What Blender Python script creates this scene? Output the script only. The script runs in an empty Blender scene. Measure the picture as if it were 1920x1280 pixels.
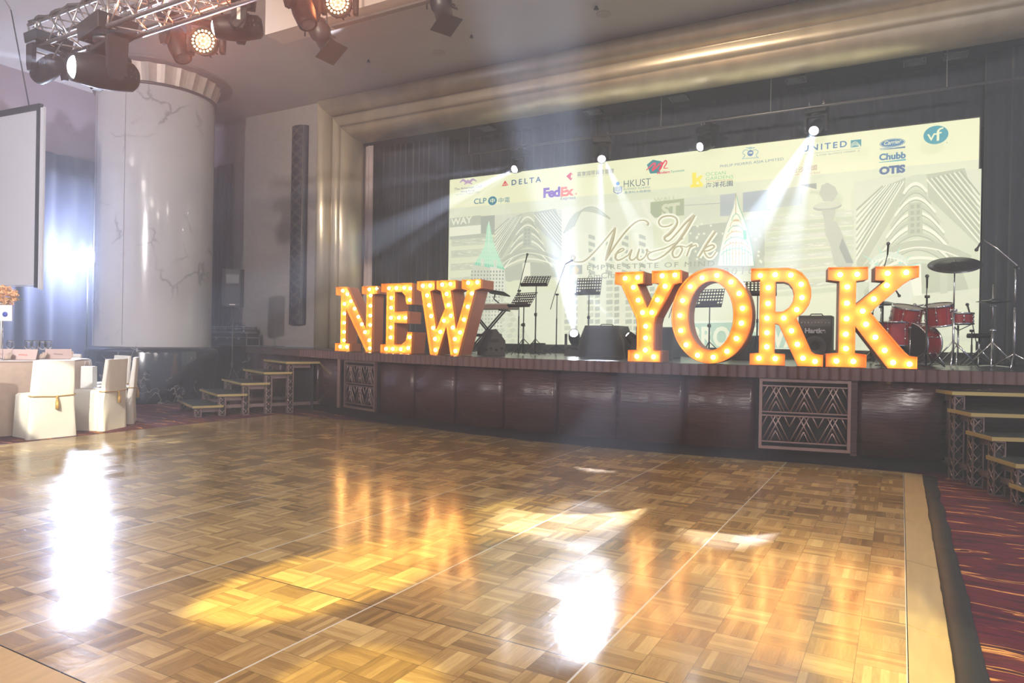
import bpy, bmesh, math, random
from mathutils import Vector, Matrix, Quaternion, noise
random.seed(7)
C = bpy.context.scene.collection
sc = bpy.context.scene
R_ = math.radians
# ------------------------------------------------------------------ camera
F_PX = 1305.0
CAM_H = 1.5
def _axes():
    dX = -Vector(((-1374-960)/F_PX, -(598-640)/F_PX, -1)).normalized()
    dY = Vector(((1690-960)/F_PX, -(650-640)/F_PX, -1)).normalized()
    dY = (dY - dX*dX.dot(dY)).normalized()
    return Matrix((dX, dY, dX.cross(dY)))
RM = _axes()
cam_d = bpy.data.cameras.new('camera'); cam = bpy.data.objects.new('camera', cam_d); C.objects.link(cam)
cam_d.sensor_width = 36; cam_d.lens = F_PX/1920*36; cam_d.clip_end = 200
cam.matrix_world = Matrix.Translation((0, 0, CAM_H)) @ RM.to_4x4()
sc.camera = cam
def ray(x, y): return RM @ Vector(((x-960)/F_PX, -(y-640)/F_PX, -1))
def atY(x, y, Y):
    r = ray(x, y); return Vector((0, 0, CAM_H)) + r*(Y/r.y)
def atX(x, y, X):
    r = ray(x, y); return Vector((0, 0, CAM_H)) + r*(X/r.x)
def atZ(x, y, z):
    r = ray(x, y); return Vector((0, 0, CAM_H)) + r*((z-CAM_H)/r.z)
# ------------------------------------------------------------------ view, world, room light
sc.view_settings.view_transform = 'Standard'; sc.view_settings.look = 'None'
sc.view_settings.exposure = 0.0; sc.view_settings.gamma = 1.0; sc.view_settings.use_curve_mapping = False
sc.cycles.use_denoising = True
sc.cycles.max_bounces = 6; sc.cycles.diffuse_bounces = 3; sc.cycles.glossy_bounces = 3
sc.cycles.transmission_bounces = 4; sc.cycles.volume_bounces = 0; sc.cycles.transparent_max_bounces = 8
sc.cycles.sample_clamp_indirect = 4.0; sc.cycles.caustics_reflective = False; sc.cycles.caustics_refractive = False
sc.cycles.use_adaptive_sampling = True; sc.cycles.adaptive_threshold = 0.02
sc.cycles.volume_step_rate = 4.0
w = bpy.data.worlds.new('world'); sc.world = w; w.use_nodes = True
w.node_tree.nodes['Background'].inputs[0].default_value = (0.58, 0.64, 0.86, 1)
w.node_tree.nodes['Background'].inputs[1].default_value = 0.6
def lamp(name, kind, loc, energy, color=(1, 1, 1), target=None, **kw):
    d = bpy.data.lights.new(name, kind); d.energy = energy; d.color = color
    for k, v in kw.items(): setattr(d, k, v)
    o = bpy.data.objects.new(name, d); C.objects.link(o); o.location = loc
    if target is not None:
        o.rotation_euler = (Vector(target)-Vector(loc)).to_track_quat('-Z', 'Y').to_euler()
    return o
# unseen area lamps added under the ceiling to brighten the hall
for x, y in ((-12.5, -1.6), (-7, -2.2), (-1, -2.2), (4.0, -1.0), (4.3, 5.5)):
    lamp('added_ceiling_lamp', 'AREA', (x, y, 7.2), 360, (1.0, 0.95, 0.91), (x, y, 0), shape='DISK', size=2.2)
# unseen front wash lamps added behind the camera to brighten arch and column
lamp('added_front_wash', 'SPOT', (-3.0, -2.5, 5.6), 6500, (1.0, 0.84, 0.68), (-6.5, 12.6, 6.9), spot_size=R_(62), spot_blend=0.7, shadow_soft_size=0.15)
lamp('added_front_wash', 'SPOT', (1.5, -2.0, 5.4), 4500, (1.0, 0.84, 0.68), (1, 12.6, 7.0), spot_size=R_(60), spot_blend=0.7, shadow_soft_size=0.15)
lamp('added_front_wash', 'SPOT', (-5.5, -2.2, 5.2), 5200, (0.95, 0.93, 0.98), (-14.5, 10, 3.8), spot_size=R_(50), spot_blend=0.5, shadow_soft_size=0.12)

# ------------------------------------------------------------------ material helpers
def lin(c):
    return tuple((v/255/12.92 if v/255 <= 0.04045 else ((v/255+0.055)/1.055)**2.4) for v in c)
MATS = {}
def mat(name, col, rough=0.5, metal=0.0, spec=0.5, emit=None, estr=0.0, coat=0.0, trans=0.0, alpha=1.0, var=0.0, vscale=8.0, bump=0.0, bscale=60.0, stretch=None, sheen=0.0):
    if name in MATS: return MATS[name]
    m = bpy.data.materials.new(name); m.use_nodes = True; nt = m.node_tree
    b = nt.nodes['Principled BSDF']
    b.inputs['Base Color'].default_value = (*col, 1); b.inputs['Roughness'].default_value = rough
    b.inputs['Metallic'].default_value = metal; b.inputs['Specular IOR Level'].default_value = spec
    b.inputs['Coat Weight'].default_value = coat; b.inputs['Coat Roughness'].default_value = 0.1
    b.inputs['Transmission Weight'].default_value = trans; b.inputs['Alpha'].default_value = alpha
    b.inputs['Sheen Weight'].default_value = sheen
    if emit: b.inputs['Emission Color'].default_value = (*emit, 1); b.inputs['Emission Strength'].default_value = estr
    if var or bump:
        tc = nt.nodes.new('ShaderNodeTexCoord'); mp = nt.nodes.new('ShaderNodeMapping'); nt.links.new(tc.outputs['Object'], mp.inputs[0])
        if stretch: mp.inputs['Scale'].default_value = stretch
    if var:
        n = nt.nodes.new('ShaderNodeTexNoise'); n.inputs['Scale'].default_value = vscale; n.inputs['Detail'].default_value = 4
        nt.links.new(mp.outputs[0], n.inputs['Vector'])
        mr = nt.nodes.new('ShaderNodeMapRange'); mr.inputs[1].default_value = 0.3; mr.inputs[2].default_value = 0.7
        mr.inputs[3].default_value = 1-var; mr.inputs[4].default_value = 1+var; nt.links.new(n.outputs[0], mr.inputs[0])
        mx = nt.nodes.new('ShaderNodeVectorMath'); mx.operation = 'SCALE'; mx.inputs[0].default_value = col
        nt.links.new(mr.outputs[0], mx.inputs['Scale']); nt.links.new(mx.outputs[0], b.inputs['Base Color'])
    if bump:
        n = nt.nodes.new('ShaderNodeTexNoise'); n.inputs['Scale'].default_value = bscale; n.inputs['Detail'].default_value = 3
        nt.links.new(mp.outputs[0], n.inputs['Vector'])
        bp = nt.nodes.new('ShaderNodeBump'); bp.inputs['Strength'].default_value = bump; bp.inputs['Distance'].default_value = 0.01
        nt.links.new(n.outputs[0], bp.inputs['Height']); nt.links.new(bp.outputs[0], b.inputs['Normal'])
    MATS[name] = m; return m
def emat(name, col, s):
    if name in MATS: return MATS[name]
    m = bpy.data.materials.new(name); m.use_nodes = True; nt = m.node_tree
    b = nt.nodes['Principled BSDF']; b.inputs['Base Color'].default_value = (0.02, 0.02, 0.02, 1); b.inputs['Roughness'].default_value = 0.4
    b.inputs['Emission Color'].default_value = (*col, 1); b.inputs['Emission Strength'].default_value = s
    MATS[name] = m; return m
class NT:
    """small node graph writer"""
    def __init__(s, name):
        s.m = bpy.data.materials.new(name); s.m.use_nodes = True; s.t = s.m.node_tree; s.b = s.t.nodes['Principled BSDF']; MATS[name] = s.m
    def n(s, typ, **kw):
        nd = s.t.nodes.new('ShaderNode'+typ)
        for k, v in kw.items(): setattr(nd, k, v)
        return nd
    def l(s, a, b): s.t.links.new(a, b)
    def math(s, op, a, b=None, c=None):
        nd = s.n('Math', operation=op)
        for i, v in enumerate((a, b, c)):
            if v is None: continue
            if hasattr(v, 'is_linked'): s.l(v, nd.inputs[i])
            else: nd.inputs[i].default_value = v
        return nd.outputs[0]
    def mix(s, f, a, b):
        nd = s.n('Mix', data_type='RGBA')
        for i, v in ((0, f), (6, a), (7, b)):
            if hasattr(v, 'is_linked'): s.l(v, nd.inputs[i])
            else: nd.inputs[i].default_value = v if i == 0 else (*v, 1)
        return nd.outputs[2]

black = mat('matt_black_metal', (0.018, 0.018, 0.02), 0.45, var=0.3)
plastic = mat('black_plastic', (0.010, 0.010, 0.012), 0.5, spec=.25, var=0.25, vscale=20)
tolex = mat('black_tolex', (0.03, 0.03, 0.033), 0.6, bump=0.3, bscale=300)
chrome = mat('chrome', (0.8, 0.8, 0.82), 0.12, 1.0, var=0.05)
alu = mat('brushed_aluminium', (0.62, 0.60, 0.60), 0.35, 1.0, var=0.12, vscale=30)
drape = mat('black_drape', (0.022, 0.026, 0.046), 0.9, var=0.3, vscale=3, sheen=0.3)  # black cloth with the blue of the stage light mixed into its colour

# ------------------------------------------------------------------ mesh helpers
class MB:
    def __init__(s): s.v = []; s.f = []; s.mi = []; s.sm = []; s.m = 0
    def add(s, vs, fs, smooth=False, M=None):
        o = len(s.v)
        s.v += [tuple(M @ Vector(p)) if M else tuple(p) for p in vs]
        for f in fs: s.f.append([i+o for i in f]); s.mi.append(s.m); s.sm.append(smooth)
        return s
    def mat(s, i): s.m = i; return s
    def box(s, c, d, M=None, taper=1.0):
        x, y, z = c; a, b, h = d[0]/2, d[1]/2, d[2]/2; t = taper
        vs = [(x-a, y-b, z-h), (x+a, y-b, z-h), (x+a, y+b, z-h), (x-a, y+b, z-h), (x-a*t, y-b*t, z+h), (x+a*t, y-b*t, z+h), (x+a*t, y+b*t, z+h), (x-a*t, y+b*t, z+h)]
        return s.add(vs, [(3, 2, 1, 0), (4, 5, 6, 7), (0, 1, 5, 4), (1, 2, 6, 5), (2, 3, 7, 6), (3, 0, 4, 7)], M=M)
    def tube(s, pts, r, n=8, cap=True, M=None):
        pts = [Vector(p) for p in pts]; rs = r if isinstance(r, (list, tuple)) else [r]*len(pts)
        vs = []; fs = []; N = len(pts); up = None
        for i, p in enumerate(pts):
            t = (pts[min(i+1, N-1)]-pts[max(i-1, 0)]).normalized()
            if up is None:
                up = Vector((0, 0, 1)) if abs(t.z) < 0.9 else Vector((1, 0, 0))
            a = t.cross(up).normalized(); b = a.cross(t).normalized(); up = b
            for k in range(n):
                q = 2*math.pi*k/n; vs.append(p + (a*math.cos(q)+b*math.sin(q))*rs[i])
        for i in range(N-1):
            for k in range(n):
                k2 = (k+1) % n; fs.append((i*n+k, i*n+k2, (i+1)*n+k2, (i+1)*n+k))
        if cap: fs.append(tuple(range(n))[::-1]); fs.append(tuple((N-1)*n+k for k in range(n)))
        return s.add(vs, fs, True, M)
    def lathe(s, prof, n=24, M=None, smooth=True, a0=0, a1=2*math.pi):
        full = abs(a1-a0-2*math.pi) < 1e-6; vs = []; fs = []; m = n if full else n+1
        for r, z in prof:
            for k in range(m):
                q = a0+(a1-a0)*k/n; vs.append((r*math.cos(q), r*math.sin(q), z))
        for i in range(len(prof)-1):
            for k in range(n):
                k2 = (k+1) % m; fs.append((i*m+k, i*m+k2, (i+1)*m+k2, (i+1)*m+k))
        return s.add(vs, fs, smooth, M)
    def sphere(s, c, r, n=10, sc_=(1, 1, 1), M=None):
        prof = [(math.sin(math.pi*i/n)*r, -math.cos(math.pi*i/n)*r) for i in range(n+1)]
        T = Matrix.Translation(c) @ Matrix.Diagonal((*sc_, 1))
        return s.lathe(prof, n+4, (M @ T) if M else T)
    def prism(s, poly, z0, z1, M=None, smooth=False):
        n = len(poly); vs = [(x, y, z0) for x, y in poly]+[(x, y, z1) for x, y in poly]
        s.add(vs, [tuple(range(n))[::-1], tuple(range(n, 2*n))], False, M)
        s.add(vs, [(i, (i+1) % n, n+(i+1) % n, n+i) for i in range(n)], smooth, M); return s
    def grid(s, fn, nu, nv, smooth=True, M=None):
        vs = [fn(i/nu, j/nv) for j in range(nv+1) for i in range(nu+1)]
        fs = [(j*(nu+1)+i, j*(nu+1)+i+1, (j+1)*(nu+1)+i+1, (j+1)*(nu+1)+i) for j in range(nv) for i in range(nu)]
        return s.add(vs, fs, smooth, M)
    def build(s, name, mats, parent=None, bevel=0.0, solid=0.0, loc=None):
        me = bpy.data.meshes.new(name); me.from_pydata([tuple(p) for p in s.v], [], s.f); me.update()
        for m in (mats if isinstance(mats, (list, tuple)) else [mats]): me.materials.append(m)
        me.polygons.foreach_set('material_index', s.mi); me.polygons.foreach_set('use_smooth', s.sm)
        bm = bmesh.new(); bm.from_mesh(me); bmesh.ops.recalc_face_normals(bm, faces=bm.faces); bm.to_mesh(me); bm.free()
        o = bpy.data.objects.new(name, me); C.objects.link(o)
        if parent: o.parent = parent
        if loc is not None: o.location = loc
        if solid: md = o.modifiers.new('s', 'SOLIDIFY'); md.thickness = solid; md.offset = 0
        if bevel: md = o.modifiers.new('b', 'BEVEL'); md.width = bevel; md.segments = 2; md.limit_method = 'ANGLE'; md.angle_limit = R_(50)
        return o
def tag(o, label=None, cat=None, group=None, kind=None):
    if label: o['label'] = label
    if cat: o['category'] = cat
    if group: o['group'] = group
    if kind: o['kind'] = kind
    return o
def thing(name, label, cat, loc=(0, 0, 0), rz=0.0, group=None):
    o = bpy.data.objects.new(name, None); C.objects.link(o); o.location = loc; o.rotation_euler = (0, 0, rz); o.empty_display_size = 0.2
    return tag(o, label, cat, group)
def copy_tree(o, parent=None):
    c = o.copy(); C.objects.link(c)
    if parent: c.parent = parent
    for ch in o.children: copy_tree(ch, c)
    return c
def put(o, loc, rz=0.0, label=None, group=None, scale=None):
    o.location = loc; o.rotation_euler = (0, 0, rz)
    if label: o['label'] = label
    if group: o['group'] = group
    if scale: o.scale = (scale,)*3
    return o
def look(d, roll=0.0):
    """rotation matrix whose local -Z looks along d"""
    return Vector(d).to_track_quat('-Z', 'Y').to_matrix().to_4x4()
TR = Matrix.Translation
def RX(a): return Matrix.Rotation(a, 4, 'X')
def RY(a): return Matrix.Rotation(a, 4, 'Y')
def RZ(a): return Matrix.Rotation(a, 4, 'Z')
STAGE_Z = 1.235
CEIL = 7.35
def g(x):
    if x < -10: return 10.194 - 0.408*(x+10)
    if x > 3: return 10.636 + 0.476*(x-3)
    return 8.97+0.034*(x+4.0)**2
# ------------------------------------------------------------------ room shell
def shell():
    # carpet
    k = NT('banquet_carpet'); tc = k.n('TexCoord'); mp = k.n('Mapping'); k.l(tc.outputs['Object'], mp.inputs[0])
    nz = k.n('TexNoise'); nz.inputs['Scale'].default_value = 0.9; nz.inputs['Detail'].default_value = 2; k.l(mp.outputs[0], nz.inputs['Vector'])
    add = k.n('VectorMath', operation='MULTIPLY_ADD'); k.l(nz.outputs['Color'], add.inputs[0]); add.inputs[1].default_value = (1.2, 0.55, 0); k.l(mp.outputs[0], add.inputs[2])
    st = k.n('Mapping'); st.inputs['Scale'].default_value = (0.9, 7.5, 1); st.inputs['Rotation'].default_value = (0, 0, 0.12); k.l(add.outputs[0], st.inputs[0])
    n2 = k.n('TexNoise'); n2.inputs['Scale'].default_value = 1.5; n2.inputs['Detail'].default_value = 3; k.l(st.outputs[0], n2.inputs['Vector'])
    cr = k.n('ValToRGB'); e = cr.color_ramp; k.l(n2.outputs[0], cr.inputs[0])
    cols = [(0.0, (34, 12, 22)), (0.40, (58, 14, 30)), (0.50, (92, 22, 42)), (0.57, (70, 18, 30)), (0.60, (112, 44, 34)), (0.615, (196, 132, 74)), (0.635, (206, 142, 84)), (0.655, (62, 14, 26)), (1, (46, 10, 22))]
    e.elements[0].position = 0; e.elements[0].color = (*lin(cols[0][1]), 1); e.elements[1].position = 1; e.elements[1].color = (*lin(cols[-1][1]), 1)
    for p, c in cols[1:-1]: q = e.elements.new(p); q.color = (*lin(c), 1)
    k.l(cr.outputs[0], k.b.inputs['Base Color']); k.b.inputs['Roughness'].default_value = 0.95
    n3 = k.n('TexNoise'); n3.inputs['Scale'].default_value = 260; bp = k.n('Bump'); bp.inputs['Strength'].default_value = 0.5; bp.inputs['Distance'].default_value = 0.006
    k.l(n3.outputs[0], bp.inputs['Height']); k.l(bp.outputs[0], k.b.inputs['Normal'])
    tag(MB().box((-6, 6, -0.05), (26, 20, 0.1)).build('floor', k.m), kind='structure')
    ceil_m = mat('ceiling_paint', lin((176, 166, 160)), 0.7, var=0.04, vscale=1.5)
    stone = mat('wall_stone', lin((150, 142, 136)), 0.42, var=0.10, vscale=5, stretch=(1, 1, 2))
    wl = mat('wall_plaster', lin((150, 132, 136)), 0.8, var=0.06, vscale=2)
    tag(MB().box((-6.5, 4.9, CEIL+0.1), (23, 18, 0.2)).build('ceiling', ceil_m), kind='structure')
    tag(MB().box((-17.4, 6, 3.68), (0.2, 20, 7.35)).build('wall_left', wl), kind='structure')
    tag(MB().box((-14.5, 12.95, 4.3), (3.66, 0.3, 6.1)).build('wall_front', stone), kind='structure')
    tag(MB().box((-16.9, 13.3, 3.68), (1.2, 0.2, 7.35)).build('wall_corner', wl), kind='structure')
    blk = mat('black_stage_wall', (0.022, 0.023, 0.028), 0.85, var=0.2, vscale=3)
    tag(MB().box((-4.5, 15.9, 3.9), (22, 0.2, 6)).build('wall_back', blk), kind='structure')
    tag(MB().box((-13.2, 14.6, 3.9), (0.2, 2.6, 6)).build('wall_side', blk), kind='structure')
    tag(MB().box((4.8, 14.0, 3.9), (0.2, 3.6, 6)).build('wall_right', blk), kind='structure')
    tag(MB().box((-4.3, 14.7, 6.62), (17.8, 2.5, 0.12)).build('ceiling_stage', blk), kind='structure')
    # proscenium arch: two stepped rolls of champagne metal leaf, jamb and header meeting at a mitre
    gold = mat('champagne_metal_leaf', lin((214, 198, 168)), 0.36, 0.6, var=0.14, vscale=2.2, stretch=(1, 1, 0.35))
    prof = [(0.0, 0.0)]                                   # (out, back) from the outer front edge towards the inner edge
    for i in range(0, 9): a = math.pi*i/8; prof.append((0.19-0.19*math.cos(a), -0.16*math.sin(a)))
    prof += [(0.38, 0.06)]
    for i in range(1, 9): a = math.pi*0.5*i/8; prof.append((0.38+0.26*math.sin(a)*1.0, 0.06-0.05*math.sin(2*a)))
    for i in range(1, 11): a = math.pi*0.5*i/10; prof.append((0.64+0.31*math.sin(a), 0.06+0.42*(1-math.cos(a))))
    prof.append((0.95, 0.56))
    oX, oY = -12.72, 12.74
    def bar(p0f, p1f):
        m = MB(); vs = []; n = len(prof)
        for o_, b_ in prof: vs.append(p0f(o_, b_))
        for o_, b_ in prof: vs.append(p1f(o_, b_))
        m.add(vs, [(i, i+1, n+i+1, n+i) for i in range(n-1)], True); return m
    jm = bar(lambda o_, b_: (oX+o_, oY+b_, STAGE_Z), lambda o_, b_: (oX+o_, oY+b_, CEIL-o_*1.06))
    tag(jm.build('trim_1', gold, solid=0.02), kind='structure')
    hd = bar(lambda o_, b_: (oX+o_, oY+b_, CEIL-o_*1.06), lambda o_, b_: (5.0, oY+b_, CEIL-o_*1.06))
    tag(hd.build('trim_2', gold, solid=0.02), kind='structure')
    # mitre bead
    m = MB().tube([(oX+o_, oY+b_-0.012, CEIL-o_*1.06) for o_, b_ in prof], 0.012, 6)
    tag(m.build('trim_3', mat('pale_bead', lin((225, 220, 205)), 0.3, 0.6)), kind='structure')
    # lighting trough dropped from the ceiling
    sof = mat('lit_soffit_paint', lin((196, 184, 176)), 0.6, var=0.04)  # paler than the ceiling: projected light on the face put into the colour
    a = Vector((0, 0, CAM_H))+ray(497, 66)*11.8
    tag(MB().box((a.x+6, a.y+.2, (a.z+CEIL)/2), (12, .4, CEIL-a.z-.01)).build('trim_4', sof), kind='structure')
    tag(MB().box((a.x+6.6, a.y+.26, a.z-.02), (10.6, .10, .04)).build('trim_5', mat('trough_paint', lin((110, 102, 98)), 0.6)), kind='structure')
    # small sprinkler heads and speaker roses in the ceiling
    for px, py, r in ((691, 112, 0.04), (884, 66, 0.04), (1118, 12, 0.05), (823, 98, 0.13), (1132, 26, 0.13)):
        p = atZ(px, py, CEIL)
        t = thing('ceiling_sprinkler' if r < 0.1 else 'ceiling_speaker', 'x', 'fitting', (p.x, p.y, CEIL))
        t['label'] = {691: 'tiny dark sprinkler head in the ceiling nearest the column', 884: 'tiny dark sprinkler head in the ceiling below the right profile spotlight', 1118: 'tiny dark sprinkler head in the ceiling nearest the top edge of the picture',
                      823: 'round flush ceiling speaker rose midway along the arch, left of the other', 1132: 'round flush ceiling speaker rose to the right, near the top edge'}[px]
        if r < 0.1: MB().lathe([(0, -0.05), (r, -0.05), (r*0.5, -0.02), (r*0.5, 0), (0, 0)], 12).build('sprinkler_cup', black, t)
        else: MB().lathe([(0, -0.008), (r*0.9, -0.008), (r, -0.012), (r*1.03, 0)], 24).build('grille_ring', mat('rose_paint', lin((160, 150, 143)), 0.6), t)
shell()
# ------------------------------------------------------------------ dance floor
def dance_floor():
    P = 1.285; T = P/6; X0 = 0.05; Y0 = 1.695
    k = NT('parquet'); tc = k.n('TexCoord'); sp = k.n('SeparateXYZ'); k.l(tc.outputs['Object'], sp.inputs[0])
    u = k.math('DIVIDE', k.math('SUBTRACT', sp.outputs[0], X0), T); v = k.math('DIVIDE', k.math('SUBTRACT', sp.outputs[1], Y0), T)
    iu = k.math('FLOOR', u); iv = k.math('FLOOR', v); fu = k.math('FRACT', u); fv = k.math('FRACT', v)
    par = k.math('ABSOLUTE', k.math('MODULO', k.math('ADD', iu, iv), 2.0))
    a = k.math('ADD', k.math('MULTIPLY', fu, par), k.math('MULTIPLY', fv, k.math('SUBTRACT', 1.0, par)))
    b = k.math('ADD', k.math('MULTIPLY', fv, par), k.math('MULTIPLY', fu, k.math('SUBTRACT', 1.0, par)))
    sl = k.math('FLOOR', k.math('MULTIPLY', a, 6.0)); fs = k.math('FRACT', k.math('MULTIPLY', a, 6.0))
    cb = k.n('CombineXYZ'); k.l(iu, cb.inputs[0]); k.l(iv, cb.inputs[1])
    w1 = k.n('TexWhiteNoise', noise_dimensions='3D'); k.l(cb.outputs[0], w1.inputs[0])
    cb2 = k.n('CombineXYZ'); k.l(iu, cb2.inputs[0]); k.l(iv, cb2.inputs[1]); k.l(k.math('ADD', sl, 3.3), cb2.inputs[2])
    w2 = k.n('TexWhiteNoise', noise_dimensions='3D'); k.l(cb2.outputs[0], w2.inputs[0])
    # grain runs along each finger
    cg = k.n('CombineXYZ'); k.l(k.math('MULTIPLY', a, 16.0), cg.inputs[0]); k.l(k.math('MULTIPLY', b, 1.6), cg.inputs[1]); k.l(k.math('MULTIPLY', w2.outputs[0], 40.0), cg.inputs[2])
    gn = k.n('TexNoise'); gn.inputs['Scale'].default_value = 1.6; gn.inputs['Detail'].default_value = 4; k.l(cg.outputs[0], gn.inputs['Vector'])
    val = k.math('ADD', k.math('ADD', k.math('MULTIPLY', w1.outputs[0], 0.40), k.math('MULTIPLY', k.math('POWER', w2.outputs[0], 1.4), 0.36)), k.math('MULTIPLY', gn.outputs[0], 0.38))
    cr = k.n('ValToRGB'); e = cr.color_ramp; e.elements[0].position = 0.12; e.elements[0].color = (*lin((108, 82, 48)), 1); e.elements[1].position = 0.95; e.elements[1].color = (*lin((204, 174, 114)), 1)
    q = e.elements.new(0.5); q.color = (*lin((156, 124, 74)), 1); k.l(val, cr.inputs[0])
    def near(f, w_): return k.math('LESS_THAN', k.math('MINIMUM', f, k.math('SUBTRACT', 1.0, f)), w_)
    tl = k.math('MAXIMUM', near(fu, 0.007), near(fv, 0.007))
    c1 = k.mix(k.math('MULTIPLY', tl, 0.6), cr.outputs[0], lin((60, 40, 24)))
    sx = near(k.math('FRACT', k.math('DIVIDE', u, 6.0)), 0.0042); sy = near(k.math('FRACT', k.math('DIVIDE', v, 6.0)), 0.0028)
    c2 = k.mix(sy, c1, lin((30, 24, 20))); c3 = k.mix(sx, c2, lin((205, 200, 186)))
    k.l(c3, k.b.inputs['Base Color'])
    rn = k.n('TexNoise'); rn.inputs['Scale'].default_value = 2.2; rn.inputs['Detail'].default_value = 5; k.l(tc.outputs['Object'], rn.inputs['Vector'])
    mr = k.n('MapRange'); mr.inputs[1].default_value = 0.3; mr.inputs[2].default_value = 0.7; mr.inputs[3].default_value = 0.13; mr.inputs[4].default_value = 0.22; k.l(rn.outputs[0], mr.inputs[0])
    k.l(k.math('ADD', mr.outputs[0], k.math('MULTIPLY', w1.outputs[0], 0.05)), k.b.inputs['Roughness'])
    # scuffs and the slight relief of the fingers
    sn = k.n('TexNoise'); sn.inputs['Scale'].default_value = 26; sn.inputs['Detail'].default_value = 4; k.l(tc.outputs['Object'], sn.inputs['Vector'])
    wv = k.math('ADD', k.math('MULTIPLY', sn.outputs[0], 0.55), k.math('MULTIPLY', w2.outputs[0], 0.10))
    bp = k.n('Bump'); bp.inputs['Strength'].default_value = 0.35; bp.inputs['Distance'].default_value = 0.004; k.l(wv, bp.inputs['Height']); k.l(bp.outputs[0], k.b.inputs['Normal'])
    k.b.inputs['Coat Weight'].default_value = 0.35; k.b.inputs['Coat Roughness'].default_value = 0.12
    t = thing('dance_floor', 'large portable parquet dance floor laid on the maroon carpet in front of the stage', 'dance floor')
    x0 = X0-8*P; x1 = X0; y0 = Y0; y1 = Y0+6*P
    MB().box(((x0+x1)/2, (y0+y1)/2, 0.012), (x1-x0, y1-y0, 0.024)).build('parquet_panel', k.m, t)
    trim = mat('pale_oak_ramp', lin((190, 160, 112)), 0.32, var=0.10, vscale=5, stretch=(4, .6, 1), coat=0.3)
    def ramp(a0, a1, b0, b1, n):
        m = MB(); a0, a1, b0, b1 = [Vector((*p, 0)) for p in (a0, a1, b0, b1)]
        for i in range(n):
            f0, f1 = (i+0.004)/n, (i+0.996)/n
            p = [a0.lerp(a1, f0), a0.lerp(a1, f1), b0.lerp(b1, f1), b0.lerp(b1, f0)]
            vs = [(q.x, q.y, 0.0) for q in p] + [(p[0].x, p[0].y, 0.024), (p[1].x, p[1].y, 0.024), (p[2].x, p[2].y, 0.006), (p[3].x, p[3].y, 0.006)]
            m.add(vs, [(3, 2, 1, 0), (4, 5, 6, 7), (0, 1, 5, 4), (1, 2, 6, 5), (2, 3, 7, 6), (3, 0, 4, 7)])
        return m
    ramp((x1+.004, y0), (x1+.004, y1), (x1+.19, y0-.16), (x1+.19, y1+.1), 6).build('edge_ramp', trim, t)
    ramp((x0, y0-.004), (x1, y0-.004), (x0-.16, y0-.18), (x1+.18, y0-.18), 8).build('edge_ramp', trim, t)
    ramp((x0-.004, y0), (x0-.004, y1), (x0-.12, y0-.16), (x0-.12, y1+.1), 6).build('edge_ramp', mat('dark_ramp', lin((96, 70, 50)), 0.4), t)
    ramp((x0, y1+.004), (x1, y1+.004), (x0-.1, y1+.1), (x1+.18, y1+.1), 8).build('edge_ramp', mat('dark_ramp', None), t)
    # black cable cover strip along the right edge
    random.seed(3)
    def fn(a, b):
        y = 1.2+8.2*b; wob = 0.018*noise.noise(Vector((0, y*2.3, 0)))+0.01*noise.noise(Vector((5, y*7, 0)))
        return (x1+.19+wob*.6+a*(0.13+0.03*noise.noise(Vector((9, y*1.7, 0)))), y, 0.006+0.016*math.sin(math.pi*a)*(1+.3*noise.noise(Vector((2, y*6, a)))))
    m = MB(); m.grid(fn, 6, 160)
    tag(m.build('cable_cover', mat('black_rubber', (0.02, 0.02, 0.022), 0.55), solid=0.006), 'long black cable cover strip along the right edge of the parquet dance floor', 'cable cover')
dance_floor()
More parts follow.
